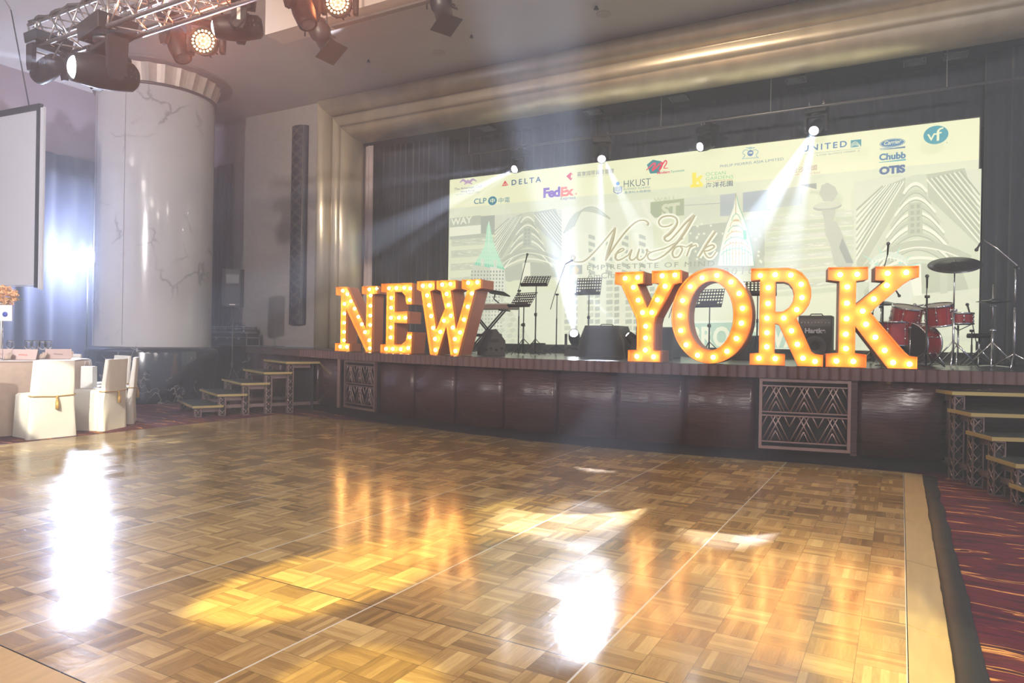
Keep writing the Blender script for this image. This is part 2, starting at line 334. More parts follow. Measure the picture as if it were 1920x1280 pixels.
# ------------------------------------------------------------------ stage
def arc_pts(x0, x1, step, off=0.0):
    out = [Vector((x0, g(x0)))]; x = x0
    while x < x1:
        s = (g(x+.01)-g(x))/.01; x += step/math.sqrt(1+s*s); out.append(Vector((x, g(x))))
    return out
def offp(p, d):
    s = (g(p.x+.01)-g(p.x-.01))/.02; n = Vector((s, -1)).normalized(); return p+n*d
def stage():
    t = thing('stage', 'raised stage with a bowed mahogany front and fluted edge, spanning the hall end', 'stage')
    maho = mat('polished_mahogany', lin((66, 44, 46)), 0.24, var=0.18, vscale=1.2, stretch=(2, 2, 14), spec=0.6, bump=.6, bscale=2.5)
    flut = mat('fluted_mahogany', lin((96, 68, 64)), 0.14, coat=0.4, var=0.12, vscale=5, spec=0.6)
    deckm = mat('black_stage_deck', (0.02, 0.022, 0.026), 0.22, var=0.3, vscale=4)
    pts = arc_pts(-14.25, 4.0, 0.25)
    m = MB(); n = len(pts); vs = []
    for p in pts: q = offp(p, -0.02); vs.append((q.x, q.y, STAGE_Z))
    for p in pts: vs.append((p.x, 16.0, STAGE_Z))
    for p in pts: q = offp(p, -0.02); vs.append((q.x, q.y, STAGE_Z-.06))
    m.add(vs, [(i, i+1, n+i+1, n+i) for i in range(n-1)]+[(2*n+i, 2*n+i+1, i+1, i) for i in range(n-1)])
    m.build('deck', deckm, t)
    # fluted edge
    fp = arc_pts(-11.0, 4.0, 0.118); m = MB()
    for a, b in zip(fp[:-1], fp[1:]):
        if b.x < -10.9: continue
        d = b-a; nrm = Vector((d.y, -d.x)).normalized(); row = []
        for i in range(6):
            s = i/5; q = a+d*s+nrm*(0.03+0.034*math.sin(math.pi*s)**.7); row.append(q)
        vs = [(q.x, q.y, STAGE_Z-.15) for q in row]+[(q.x, q.y, STAGE_Z-.004) for q in row]
        m.add(vs, [(i, i+1, 6+i+1, 6+i) for i in range(5)], True)
        m.add([(a.x, a.y, STAGE_Z-.004), (b.x, b.y, STAGE_Z-.004), *[(q.x, q.y, STAGE_Z-.004) for q in reversed(row)]], [tuple(range(8))])
        m.add([(a.x, a.y, STAGE_Z-.15), (b.x, b.y, STAGE_Z-.15), *[(q.x, q.y, STAGE_Z-.15) for q in reversed(row)]], [tuple(range(8))])
    m.build('fluted_edge', flut, t)
    lf = arc_pts(-14.25, -10.95, 0.3); m = MB(); n = len(lf)
    for z0, z1, d in ((STAGE_Z-.15, STAGE_Z-.004, .03),):
        vs = [(*offp(p, d), z0) for p in lf]+[(*offp(p, d), z1) for p in lf]+[(*p, z1) for p in lf]
        m.add(vs, [(i, i+1, n+i+1, n+i) for i in range(n-1)]+[(n+i, n+i+1, 2*n+i+1, 2*n+i) for i in range(n-1)], True)
    m.build('edge_band', mat('bronze_band', lin((120, 96, 88)), 0.3, 0.6), t)
    # panels: boundaries from the visible joints, each one slightly bowed
    def gx(px):
        lo, hi = 4.0, 20.0; r = ray(px, 740)
        for _ in range(50):
            c = (lo+hi)/2
            if c < g(r.x/r.y*c): lo = c
            else: hi = c
        return r.x/r.y*c
    bounds = [gx(p) for p in (705, 770, 847, 938, 1040, 1153, 1281, 1417)]
    gr1 = (gx(646), bounds[0]); gr2 = (gx(1422), gx(1597))
    segs = list(zip(bounds[:-1], bounds[1:]))+[(gx(1607), gx(1607)+.95), (gx(1607)+.955, gx(1607)+1.9), (gx(1607)+1.905, 4.0)]
    xx = gx(632)
    while xx > -13.5: segs.append((xx-.95, xx-.004)); xx -= .955
    for x0, x1 in segs:
        a = Vector((x0, g(x0))); b = Vector((x1, g(x1))); d = b-a; nrm = Vector((d.y, -d.x)).normalized(); N = 12
        row = [a+d*(0.004+0.992*i/N)+nrm*(-.075+0.07*math.sin(math.pi*i/N)) for i in range(N+1)]
        m = MB(); vs = [(q.x, q.y, .17) for q in row]+[(q.x, q.y, STAGE_Z-.15) for q in row]
        m.add(vs, [(i, i+1, N+2+i, N+1+i) for i in range(N)], True)
        m.build('front_panel', maho, t, solid=0.02)
    # dark plinth
    m = MB(); pp = arc_pts(-14.25, 4, .3); n = len(pp); vs = [(*offp(p, -.13), 0) for p in pp]+[(*offp(p, -.13), STAGE_Z-.08) for p in pp]
    m.add(vs, [(i, i+1, n+i+1, n+i) for i in range(n-1)], True)
    m.build('plinth', mat('dark_plinth', lin((34, 22, 24)), 0.5), t)
    # posts beside the grilles
    metal = mat('rose_bronze', lin((168, 142, 136)), 0.32, 0.75, var=0.1, vscale=6)
    def onarc(s0, s1):
        a = Vector((s0, g(s0))); b = Vector((s1, g(s1))); return a, b
    for (x0, x1), cells, nm in ((gr1, 3, 'left'), (gr2, 2.7, 'right')):
        a, b = onarc(x0+.01, x1-.01); d = (b-a).normalized(); W = (b-a).length; ang = math.atan2(d.y, d.x)
        z0, z1 = .2, STAGE_Z-.16; H = z1-z0
        fr = MB(); M = TR((a.x, a.y, z0)) @ RZ(ang)
        th = .035
        fr.box((W/2, .0, th/2), (W, .05, th), M); fr.box((W/2, .0, H-th/2), (W, .05, th), M); fr.box((th/2, 0, H/2), (th, .05, H-2*th), M); fr.box((W-th/2, 0, H/2), (th, .05, H-2*th), M)
        gr = thing('ventilation_grille', None, None)
        bpy.data.objects.remove(gr)
        fo = fr.build('ventilation_grille', metal, t)
        fo['label'] = 'bronze diamond lattice grille'
        back = MB().box((W/2, .12, H/2), (W, .02, H), M); back.build('back_panel', black, fo)
        lt = MB(); bz = [(th+.055, H/2-.022), (H/2+.022, H-th-.055)]
        for q0, q1 in bz:
            lt.box((W/2, 0, q0), (W-2*th, .02, .016), M); lt.box((W/2, 0, q1), (W-2*th, .02, .016), M)
            cw = (W-2*th)/3.0; hh = (q1-q0)
            def clipseg(xa, za, xb, zb):
                lo, hi = th, W-th
                if xb < xa: xa, za, xb, zb = xb, zb, xa, za
                if xb <= lo or xa >= hi: return
                if xa < lo: za += (zb-za)*(lo-xa)/(xb-xa); xa = lo
                if xb > hi: zb = za+(zb-za)*(hi-xa)/(xb-xa); xb = hi
                lt.tube([(xa, 0, za), (xb, 0, zb)], .0095, 4, M=M)
            for c in range(-1, 5):
                ox = th+c*cw
                clipseg(ox, q0, ox+cw/2, q1); clipseg(ox+cw/2, q1, ox+cw, q0)            # tall diamonds
                clipseg(ox+cw*.18, q0, ox+cw*.68, q1); clipseg(ox+cw*.32, q1, ox+cw*.82, q0)
                clipseg(ox+cw*.5-cw*.2, q0, ox+cw*.5, q0+hh*.42); clipseg(ox+cw*.5, q0+hh*.42, ox+cw*.7, q0)
                clipseg(ox-cw*.2, q1, ox, q1-hh*.42); clipseg(ox, q1-hh*.42, ox+cw*.2, q1)
        lt.build('lattice', metal, fo)
    for px in (636, 1602):
        x = gx(px); p = offp(Vector((x, g(x))), .0)
        MB().box((p.x, p.y, (.17+STAGE_Z-.15)/2), (.07, .05, STAGE_Z-.32)).build('post', metal if px < 700 else maho, t)
    return t
stage()
# ------------------------------------------------------------------ steps
def steps(corner, up, width_dir, label, n=5):
    """corner: floor point under the near front corner of the top tread; up: ascending direction; width_dir: away from the visible end"""
    up = Vector(up).normalized(); wd = Vector(width_dir).normalized()
    t = thing('stage_steps', label, 'steps', (corner[0], corner[1], 0))
    top = mat('black_tread', (0.03, 0.035, 0.035), 0.35, var=0.3); brass = mat('brass_edge', lin((206, 184, 120)), 0.3, 0.55)
    lat = mat('rose_bronze', None); dk = mat('dark_under', lin((44, 38, 40)), 0.6)
    W = 1.55; run = .42; dep = .52
    for i in range(n):
        o = -up*run*i; z = 1.0-.2*i
        def P(a, b, zz): q = o+up*a+wd*b; return (q.x, q.y, zz)
        def slab(a0, a1, b0, b1, z0, z1, m):
            m.add([P(a0, b0, z0), P(a1, b0, z0), P(a1, b1, z0), P(a0, b1, z0), P(a0, b0, z1), P(a1, b0, z1), P(a1, b1, z1), P(a0, b1, z1)],
                  [(3, 2, 1, 0), (4, 5, 6, 7), (0, 1, 5, 4), (1, 2, 6, 5), (2, 3, 7, 6), (3, 0, 4, 7)])
        m = MB(); slab(0, dep if i else dep+.25, 0, W, z-.03, z, m); tr = m.build('tread', top, t)
        m = MB(); slab(-.012, 0, -.012, W+.012, z-.034, z+.006, m); slab(0, dep if i else dep+.25, -.012, 0, z-.034, z+.006, m)
        m.build('nosing', brass, tr)
        for b0 in (.1, W-.16): m = MB(); slab(.10, dep-.02, b0, b0+.06, z-.12, z-.035, m); m.build('bearer', lat, t)
        # lattice post: frame with crossed bars
        for b0 in (.03, W-.13):
            m = MB(); h = z-.04; pw = .10
            for aa in (.03,):
                slab(aa, aa+.02, b0, b0+.012, 0, h, m); slab(aa, aa+.02, b0+pw, b0+pw+.012, 0, h, m)
                slab(aa+.1, aa+.12, b0, b0+.012, 0, h, m); slab(aa, aa+.12, b0, b0+.012, h-.015, h, m); slab(aa, aa+.12, b0, b0+.012, 0, .015, m); slab(aa, aa+.02, b0, b0+pw, h-.015, h, m); slab(aa, aa+.02, b0, b0+pw, 0, .015, m)
                k = max(1, round(h/.13)); s = h/k
                for j in range(k):
                    for q0, q1 in ((0, 1), (1, 0)):
                        m.tube([P(aa+.01, b0+q0*pw, j*s+.005), P(aa+.01, b0+q1*pw, (j+1)*s-.005)], .007, 4)
                        m.tube([P(aa+.01+q0*.1, b0+.006, j*s+.005), P(aa+.01+q1*.1, b0+.006, (j+1)*s-.005)], .007, 4)
            m.build('lattice_post', lat, t)
            m = MB(); slab(.05, .15, b0+.02, b0+.09, .0, h-.02, m); m.build('post_core', dk, t)
    def slab0(a0, a1, b0, b1, z0, z1, m):
        m.add([(*(up*a+wd*b), zz) for zz in (z0, z1) for a, b in ((a0, b0), (a1, b0), (a1, b1), (a0, b1))],
              [(3, 2, 1, 0), (4, 5, 6, 7), (0, 1, 5, 4), (1, 2, 6, 5), (2, 3, 7, 6), (3, 0, 4, 7)])
    for b0 in (.1, W-.15): m = MB(); slab0(-run*(n-1)+.15, dep+.2, b0, b0+.05, .14, .2, m); m.build('stretcher', lat, t)
    m = MB(); slab0(dep, dep+.03, .05, W-.05, .0, .95, m); m.build('rear_board', dk, t)
    return t
steps((.52, 9.30), (-.36, .93), (.93, .36), 'dark portable steps with brass-edged treads at the right end of the stage')
steps((-10.46, 9.72), (.43, .90), (-.90, .43), 'dark portable steps with brass-edged treads at the left end of the stage')
# ------------------------------------------------------------------ column
def column():
    c = Vector((-15.12, 10.03, 0)); t = thing('marble_column', 'thick round column of pale veined marble on a dark marble base', 'column', c)
    def marble(name, base, vein, dark, sc_, rough, th=0.5):
        k = NT(name); tc = k.n('TexCoord'); nz = k.n('TexNoise'); nz.inputs['Scale'].default_value = sc_; nz.inputs['Detail'].default_value = 6; k.l(tc.outputs['Object'], nz.inputs['Vector'])
        ad = k.n('VectorMath', operation='MULTIPLY_ADD'); k.l(nz.outputs['Color'], ad.inputs[0]); ad.inputs[1].default_value = (1.1, 1.1, 1.1); k.l(tc.outputs['Object'], ad.inputs[2])
        vo = k.n('TexVoronoi', feature='DISTANCE_TO_EDGE'); vo.inputs['Scale'].default_value = sc_*.9; k.l(ad.outputs[0], vo.inputs['Vector'])
        mr = k.n('MapRange'); mr.inputs[1].default_value = 0.0; mr.inputs[2].default_value = 0.035; mr.inputs[3].default_value = 1; mr.inputs[4].default_value = 0; k.l(vo.outputs['Distance'], mr.inputs[0])
        n2 = k.n('TexNoise'); n2.inputs['Scale'].default_value = sc_*.8; k.l(tc.outputs['Object'], n2.inputs['Vector'])
        m2 = k.n('MapRange'); m2.inputs[1].default_value = th; m2.inputs[2].default_value = th+.15; k.l(n2.outputs[0], m2.inputs[0])
        f = k.math('MULTIPLY', mr.outputs[0], m2.outputs[0]); c1 = k.mix(n2.outputs[0], base, dark); c2 = k.mix(k.math('MULTIPLY', f, .75), c1, vein)
        k.l(c2, k.b.inputs['Base Color']); k.b.inputs['Roughness'].default_value = rough; k.b.inputs['Coat Weight'].default_value = .3; return k.m
    pale = marble('pale_marble', lin((205, 200, 196)), lin((120, 114, 112)), lin((180, 174, 172)), 1.1, .16, .5)
    dark = marble('dark_marble', lin((34, 32, 38)), lin((190, 180, 175)), lin((18, 17, 22)), 2.4, .14, .47)
    MB().lathe([(1.23, 1.22), (1.23, 6.88)], 96).build('shaft', pale, t)
    MB().lathe([(1.24, 6.87), (1.29, 6.87), (1.29, 6.92), (1.2, 6.92)], 96).build('ring', mat('dark_ring', lin((84, 74, 72)), 0.4, 0.5), t)
    m = MB(); N = 26; vs = []
    for k_, (r, z) in enumerate(((1.22, 6.92), (1.36, 7.315))):
        for i in range(N*4):
            a = 2*math.pi*i/(N*4); ph = (i % 4)/4; rr = r*(1-.035*math.sin(math.pi*ph)); vs.append((rr*math.cos(a), rr*math.sin(a), z))
    n = N*4; m.add(vs, [(i, (i+1) % n, n+(i+1) % n, n+i) for i in range(n)]); m.build('capital', mat('capital_leaf', lin((196, 180, 165)), 0.45, 0.3, var=.08), t)
    MB().lathe([(1.2, 7.31), (1.56, 7.31), (1.60, 7.325), (1.60, CEIL-.002)], 96).build('capital_disc', mat('disc_paint', lin((120, 104, 100)), .6), t)
    MB().lathe([(1.38, 0), (1.38, 1.1), (1.36, 1.16), (1.27, 1.2), (1.22, 1.22)], 72, smooth=True).build('base', dark, t)
    sm = MB()
    for a in (-2.62, -1.85, -1.1): sm.box((1.232*math.cos(a), 1.232*math.sin(a), 4.05), (.006, .006, 5.6))
    sm.build('joint', mat('joint_line', lin((120, 112, 108)), 0.4), t)
    # dark marble plinth of the hall wall behind
    tag(MB().box((-15.2, 12.55, .6), (1.8, .6, 1.2)).build('baseboard_left', dark), kind='structure')
    tag(MB().box((-17.25, 6, .55), (.12, 19.9, 1.1)).build('baseboard_side', dark), kind='structure')
column()
# ------------------------------------------------------------------ drapes
def curtain(name, p0, p1, z0, z1, folds, amp, m, label, cat='curtain', seed=0, depth=0.02):
    p0, p1 = Vector(p0), Vector(p1); d = (p1-p0); L = d.length; d.normalize(); n = Vector((d.y, -d.x))
    def fn(a, b):
        w_ = math.sin(a*folds*2*math.pi+1.4*noise.noise(Vector((a*folds*.7, seed, b*.6)))*2)
        k = amp*(w_*.8+.35*math.sin(a*folds*4.7+b*2+seed))*(1-.35*b)
        q = p0+d*(a*L)+n*k; return (q.x, q.y, z0+(z1-z0)*b)
    m_ = MB(); m_.grid(fn, int(folds*10)+2, 8)
    return tag(m_.build(name, m, solid=depth), label, cat)
curtain('stage_drape', (-13.0, 14.45), (-9.95, 14.4), STAGE_Z+.005, 6.56, 16, .05, drape, 'tall black drape between the left side of the arch and the led screen', seed=1)
curtain('stage_drape', (1.2, 14.4), (4.6, 13.4), STAGE_Z+.005, 6.56, 18, .06, drape, 'tall black drape right of the led screen behind the drum kit', seed=2)
curtain('stage_drape', (-10.0, 14.7), (1.3, 14.7), 5.4, 6.565, 40, .05, drape, 'black border drape above the led screen', seed=3)
curtain('tab_curtain', (atY(684, 300, 13.45).x-.1, 13.5), (atY(699, 300, 13.45).x+.02, 13.42), STAGE_Z+.01, 6.3, 3, .05, mat('mauve_velvet', lin((170, 150, 146)), 0.7, sheen=.5), 'narrow gathered mauve curtain just inside the left side of the arch', seed=4)
curtain('wall_drape', (-17.0, 2.0), (-17.0, 12.6), .0, 5.6, 26, .06, mat('blue_glow_drape', lin((44, 46, 66)), 0.85, sheen=.3), 'long black drape tinted with blue lamp glow, hung along the left wall behind the projection screen', seed=5)  # cloth is black; the blue in its colour imitates the lamp glow
curtain('wall_drape', (-17.0, 12.85), (-15.9, 12.7), .0, 6.15, 6, .05, mat('blue_glow_drape', None), 'black drape tinted with blue lamp glow in the corner right behind the marble column', seed=6)
# ------------------------------------------------------------------ led screen with its artwork
SY = 14.3
def S(px, py): p = atY(px, py, SY); return (p.x, p.z)
class Art:
    """flat artwork on the y=plane: every shape is laid a hair in front of the one before"""
    def __init__(s, y): s.mb = MB(); s.cols = []; s.y = y; s.k = 0
    def ci(s, rgb):
        if rgb not in s.cols: s.cols.append(rgb)
        return s.cols.index(rgb)
    def bump(s): s.k += 1; return s.y-.0006*s.k
    lim = None
    def clip(s):
        x0, x1, z0, z1 = s.lim
        s.mb.v = [(min(max(x, x0), x1), y, min(max(z, z0), z1)) for x, y, z in s.mb.v]
    def poly(s, pts, rgb, y=None):
        y = s.bump() if y is None else y
        q = [S(*p) for p in pts]; s.mb.mat(s.ci(rgb)); s.mb.add([(a, y, b) for a, b in q], [tuple(range(len(q)))]); return s
    def stroke(s, pts, w, rgb, close=False, y=None, sm=0):
        """polyline with width in px; w may be a list"""
        if sm:
            P = [Vector(p) for p in pts]; W = w if isinstance(w, list) else [w]*len(P); out = []; wo = []
            for i in range(len(P)-1):
                p0, p1, p2, p3 = P[max(i-1, 0)], P[i], P[i+1], P[min(i+2, len(P)-1)]
                for j in range(sm):
                    t = j/sm; out.append(0.5*((2*p1)+(p2-p0)*t+(2*p0-5*p1+4*p2-p3)*t*t+(3*p1-p0-3*p2+p3)*t**3)); wo.append(W[i]*(1-t)+W[i+1]*t)
            out.append(P[-1]); wo.append(W[-1]); pts = [tuple(q) for q in out]; w = wo
        y = s.bump() if y is None else y
        W = w if isinstance(w, list) else [w]*len(pts); n = len(pts); L = []; R = []
        for i in range(n):
            a = Vector(pts[i-1 if i else (n-1 if close else 0)]); b = Vector(pts[(i+1) % n if (close or i < n-1) else i]); d = (b-a)
            if d.length < 1e-6: d = Vector((1, 0))
            nn = Vector((-d.y, d.x)).normalized()*W[i]/2; L.append(Vector(pts[i])+nn); R.append(Vector(pts[i])-nn)
        s.mb.mat(s.ci(rgb)); vs = [(*[S(*p)[0]], y, S(*p)[1]) for p in L]+[(S(*p)[0], y, S(*p)[1]) for p in R]
        m = n if close else n-1
        s.mb.add(vs, [(i, (i+1) % n, n+(i+1) % n, n+i) for i in range(m)]); return s
    def ell(s, cx, cy, rx, ry, rgb, n=28, y=None, tilt=-0.1):
        return s.poly([(cx+rx*math.cos(a), cy+ry*math.sin(a)+tilt*rx*math.cos(a)) for a in [2*math.pi*i/n for i in range(n)]], rgb, y)
    def text(s, body, a, b, hpx, rgb, bold=0.0, shear=0.0, space=1.0):
        """text whose baseline runs from pixel a to pixel b, cap height hpx"""
        cu = bpy.data.curves.new('t', 'FONT'); cu.body = body; cu.size = 1; cu.offset = bold; cu.shear = shear; cu.space_character = space; cu.resolution_u = 3
        ob = bpy.data.objects.new('t', cu); C.objects.link(ob); dg = bpy.context.evaluated_depsgraph_get()
        me = bpy.data.meshes.new_from_object(ob.evaluated_get(dg)); vs = [v.co.copy() for v in me.vertices]; fs = [tuple(p.vertices) for p in me.polygons]
        bpy.data.objects.remove(ob); bpy.data.curves.remove(cu); bpy.data.meshes.remove(me)
        if not vs: return s
        x0 = min(v.x for v in vs); x1 = max(v.x for v in vs); z1 = max(v.y for v in vs)
        A = Vector(S(*a)); B = Vector(S(*b)); U = A-Vector(S(a[0], a[1]-hpx)); H = abs(U.y)
        y = s.bump(); s.mb.mat(s.ci(rgb)); out = []
        for v in vs:
            q = A.lerp(B, (v.x-x0)/(x1-x0)); out.append((q.x, y, q.y+v.y/z1*H))
        s.mb.add(out, fs); return s
    def build(s, name, parent, strength, origin=None):
        ms = []
        for c in s.cols:
            nm = 'led_%d_%d_%d' % c; ms.append(emat(nm, lin(c), strength))
        return s.mb.build(name, ms, parent)
CREAM = (228, 231, 192); LED = 1.22
def led_screen():
    t = thing('led_screen', 'huge lit led screen with sponsor logos above a pale city collage behind the band', 'led screen')
    x0, z1 = S(843, 337); x1, _ = S(1837, 220); z0 = 1.42
    MB().box(((x0+x1)/2, SY+.09, (z0+z1)/2), (x1-x0+.04, .16, z1-z0+.04)).build('cabinet', black, t)
    MB().box(((x0+x1)/2, SY+.06, (z0+STAGE_Z)/2), (x1-x0, .2, z0-STAGE_Z)).build('plinth', black, t)
    a = Art(SY+.008)
    def W(u, v):        # fractions of the screen -> pixel-free corner points
        return (x0+(x1-x0)*u, z0+(z1-z0)*v)
    def rect(u0, u1, v0, v1, rgb):
        p0 = W(u0, v0); p1 = W(u1, v1); y = a.bump(); a.mb.mat(a.ci(rgb)); a.mb.add([(p0[0], y, p0[1]), (p1[0], y, p0[1]), (p1[0], y, p1[1]), (p0[0], y, p1[1])], [(0, 1, 2, 3)])
    rect(0, 1, 0, 1, CREAM)
    rect(0, 1, 0, .822, (214, 219, 190))
    G1 = (196, 202, 178); G2 = (180, 187, 168); G3 = (164, 172, 158); GL = (226, 229, 206); G4 = (146, 155, 146)
    # wood-stripe flag at the left
    for i, (y0, y1) in enumerate(((449, 462), (470, 484), (495, 508), (521, 534))):
        a.poly([(846, y0), (935, y0-6), (935, y1-6), (846, y1)], G1)
        random.seed(i)
        for _ in range(26): xx = 847+random.random()*80; yy = y0-(xx-846)*.067+1+random.random()*(y1-y0-3); a.stroke([(xx, yy), (xx+4+7*random.random(), yy-.4)], .9, G2 if random.random() < .6 else GL)
    a.poly([(846, 410), (904, 404), (904, 423), (846, 428)], G2); a.poly([(846, 427), (904, 422), (904, 440), (846, 444)], GL); a.poly([(904, 406), (930, 404), (930, 440), (904, 442)], G3); a.poly([(846, 444), (920, 437), (920, 445), (846, 450)], G2)
    a.text('WAY', (848, 423), (888, 418), 12, GL, .03)
    # wedge-shaped corner building, drawn twice (left and right, each leaning to its sharp corner)
    def wedge(ax, ay, s, tint, right):
        def Q(x, y): return (ax+x*s, ay+y*s-x*s*(.09 if right else .08))
        a.poly([Q(-62, 84), Q(-34, 6), Q(0, -4), Q(40, -2), Q(66, 56), Q(68, 122), Q(-60, 122)], tint[0])
        a.poly([Q(-62, 84), Q(-40, 8), Q(-10, -2), Q(-12, 20), Q(-58, 92)], tint[1]); a.poly([Q(12, -3), Q(52, -6), Q(68, 44), Q(68, 78), Q(14, 22)], tint[1])
        random.seed(5)
        for k_ in range(16):
            f = k_/15
            a.stroke([Q(-12-22*f, 2+3*f), Q(-62, 80-52*f)], (1.6 if k_ % 3 == 0 else .9)*s, GL if k_ % 2 == 0 else tint[3]); a.stroke([Q(12+36*f, 2-5*f), Q(68, 74-50*f)], (1.6 if k_ % 3 == 0 else .9)*s, GL if k_ % 2 == 0 else tint[3])
        for k_ in range(10):
            y = 6+k_*7.5; w_ = 12+k_*4.6
            a.stroke([Q(-w_, y+w_*.80), Q(-w_*.5, y+w_*.22), Q(0, y), Q(w_*.5, y+w_*.22), Q(w_, y+w_*.80)], (2.6 if k_ % 3 else 3.8)*s, GL if k_ % 2 == 0 else tint[2], sm=4)
            a.stroke([Q(-w_, y+w_*.80+2.4), Q(-w_*.5, y+w_*.22+2.4), Q(0, y+2.2), Q(w_*.5, y+w_*.22+2.4), Q(w_, y+w_*.80+2.4)], .9*s, tint[3], sm=4)
        a.poly([Q(-7, 26), Q(7, 26), Q(8, 60), Q(-8, 60)], tint[1])
        for k_ in range(5): a.poly([Q(-5, 28+k_*6.5), Q(-1, 28+k_*6.5), Q(-1, 32+k_*6.5), Q(-5, 32+k_*6.5)], tint[3]); a.poly([Q(1.5, 28+k_*6.5), Q(5, 28+k_*6.5), Q(5, 32+k_*6.5), Q(1.5, 32+k_*6.5)], tint[3])
        a.stroke([Q(-54, 92), Q(-30, 76), Q(0, 69), Q(30, 76), Q(58, 90)], 7*s, tint[1], sm=5); a.stroke([Q(-54, 96), Q(-30, 80), Q(0, 73), Q(30, 80), Q(58, 94)], 1.4*s, GL, sm=5)
        a.stroke([Q(-52, 104), Q(-28, 90), Q(0, 84), Q(30, 90), Q(56, 102)], 3*s, GL, sm=5)
        a.poly([Q(-52, 122), Q(-46, 104), Q(-24, 94), Q(0, 89), Q(26, 94), Q(50, 104), Q(56, 122)], tint[1])
        a.poly([Q(-8, 91), Q(6, 91), Q(7, 124), Q(-9, 124)], GL); a.poly([Q(-36, 101), Q(-28, 97), Q(-27, 124), Q(-36, 124)], tint[2]); a.poly([Q(26, 97), Q(34, 100), Q(34, 124), Q(26, 124)], tint[2])
    a.poly([(930, 404), (1062, 393), (1062, 523), (930, 523)], (206, 209, 188))
    wedge(992, 402, 1.0, (G1, G2, G2, G3), False)
    # domed tower with the green copper top
    a.poly([(921, 416), (924, 428), (928, 452), (933, 466), (943, 490), (951, 507), (893, 497), (904, 480), (913, 462), (916, 440), (917, 427)], (176, 222, 190))
    a.stroke([(921, 416), (921, 470)], 1.4, (212, 236, 212)); a.poly([(893, 497), (951, 507), (948, 501), (898, 492)], (130, 204, 170)); a.poly([(906, 486), (912, 485), (912, 500), (906, 499)], (206, 212, 192)); a.poly([(930, 488), (936, 489), (936, 504), (930, 503)], (206, 212, 192))
    for k_ in range(11): x = 899+k_*4.7; a.stroke([(921+(x-921)*.3, 458), (x, 497+k_*.9)], .8, (202, 232, 206))
    for k_ in range(9): y = 436+k_*7; a.stroke([(917-k_*2.4, y), (925+k_*2.9, y+1)], .8, (205, 232, 205))
    a.poly([(893, 497), (951, 507), (955, 560), (955, 640), (884, 640), (886, 520)], (200, 205, 184))
    a.poly([(924, 500), (951, 507), (958, 640), (926, 640)], (214, 218, 198))
    random.seed(2)
    for r in range(19):
        for c in range(11):
            x = 889+c*5.8; y = 508+r*6.8
            if x < 953: a.poly([(x, y), (x+2.6, y+.1), (x+2.6, y+3.6), (x, y+3.5)], G4 if r < 8 else G3)
    a.poly([(1062, 393), (1232, 376), (1232, 640), (1062, 645)], (220, 224, 200))
    # arched row fronts in the middle
    for k_ in range(7): a.stroke([(1066+k_*3, 440-k_*2), (1082+k_*3, 410-k_*2), (1100+k_*4, 399-k_), (1128+k_*4, 402+k_*2)], 2.6, G1 if k_ % 2 else G2, sm=5)
    for cx in (1098, 1130, 1160, 1192):
        a.poly([(cx, 440), (cx+13, 438), (cx+13, 520), (cx, 520)], GL)
        for r in range(6): a.poly([(cx+14, 442+r*13), (cx+26, 446+r*13), (cx+26, 453+r*13), (cx+14, 449+r*13)], G2)
    for cx in (1068, 1110, 1146, 1182, 1212):
        for r in range(9):
            y = 528+r*12; a.poly([(cx, y), (cx+12, y-1), (cx+12, y+7), (cx, y+8)], G1 if (r+cx) % 3 else G2); a.poly([(cx+15, y), (cx+24, y-1), (cx+24, y+7), (cx+15, y+8)], G2)
    # scalloped towers low down
    for r in range(9):
        for c in range(9): a.ell(955+c*10+(r % 2)*5, 560+r*10, 5.5, 5, (206, 211, 188) if (r+c) % 2 else G1, 10)
    a.poly([(958, 560), (1062, 545), (1062, 660), (1015, 660)], (216, 220, 196))
    # sign block with ST
    a.poly([(1230, 385), (1292, 378), (1292, 409), (1230, 414)], (168, 178, 146)); a.text('WALL', (1236, 385), (1278, 380), 7, (196, 203, 172), .03); a.text('ST', (1250, 411), (1284, 407), 22, (204, 210, 178), .05)
    a.stroke([(1216, 382), (1222, 400), (1238, 420), (1260, 440)], 8, GL, sm=5)
    a.poly([(1292, 378), (1436, 362), (1436, 420), (1292, 428)], (208, 213, 188)); a.stroke([(1294, 391), (1358, 387)], 1, G3)
    a.poly([(1358, 372), (1386, 369), (1386, 410), (1358, 411)], (176, 184, 182)); a.poly([(1400, 368), (1450, 362), (1450, 400), (1400, 404)], (170, 180, 182))
    # star field
    a.poly([(1300, 430), (1440, 414), (1440, 510), (1300, 515)], G2); random.seed(11)
    for _ in range(34):
        cx = 1304+random.random()*130; cy = 426+random.random()*80-(cx-1300)*.08; r = 3.4
        a.poly([(cx+(r if i % 2 == 0 else r*.42)*math.sin(math.pi*i/5), cy-(r if i % 2 == 0 else r*.42)*math.cos(math.pi*i/5)) for i in range(10)], GL)
    # stripes of the flag right of it
    for i in range(8):
        y = 414+i*18
        a.poly([(1440, y), (1606, y-14), (1606, y-5), (1440, y+9)], G1 if i % 2 else (202, 207, 186)); random.seed(i+30)
        for _ in range(16): xx = 1442+random.random()*150; yy = y+2-(xx-1440)*.085+random.random()*5; a.stroke([(xx, yy), (xx+9, yy-.8)], .8, GL)
    a.poly([(1446, 367), (1510, 358), (1510, 392), (1446, 399)], (192, 198, 184)); a.poly([(1506, 356), (1536, 353), (1536, 364)], G4)
    # raised stone torch and arm
    a.poly([(1545, 357), (1556, 352), (1570, 360), (1575, 372), (1566, 386), (1549, 386), (1541, 372)], G2); a.ell(1556, 396, 26, 7, G3); a.ell(1556, 393, 25, 6, G1); a.poly([(1545, 402), (1570, 401), (1566, 424), (1551, 424)], G2)
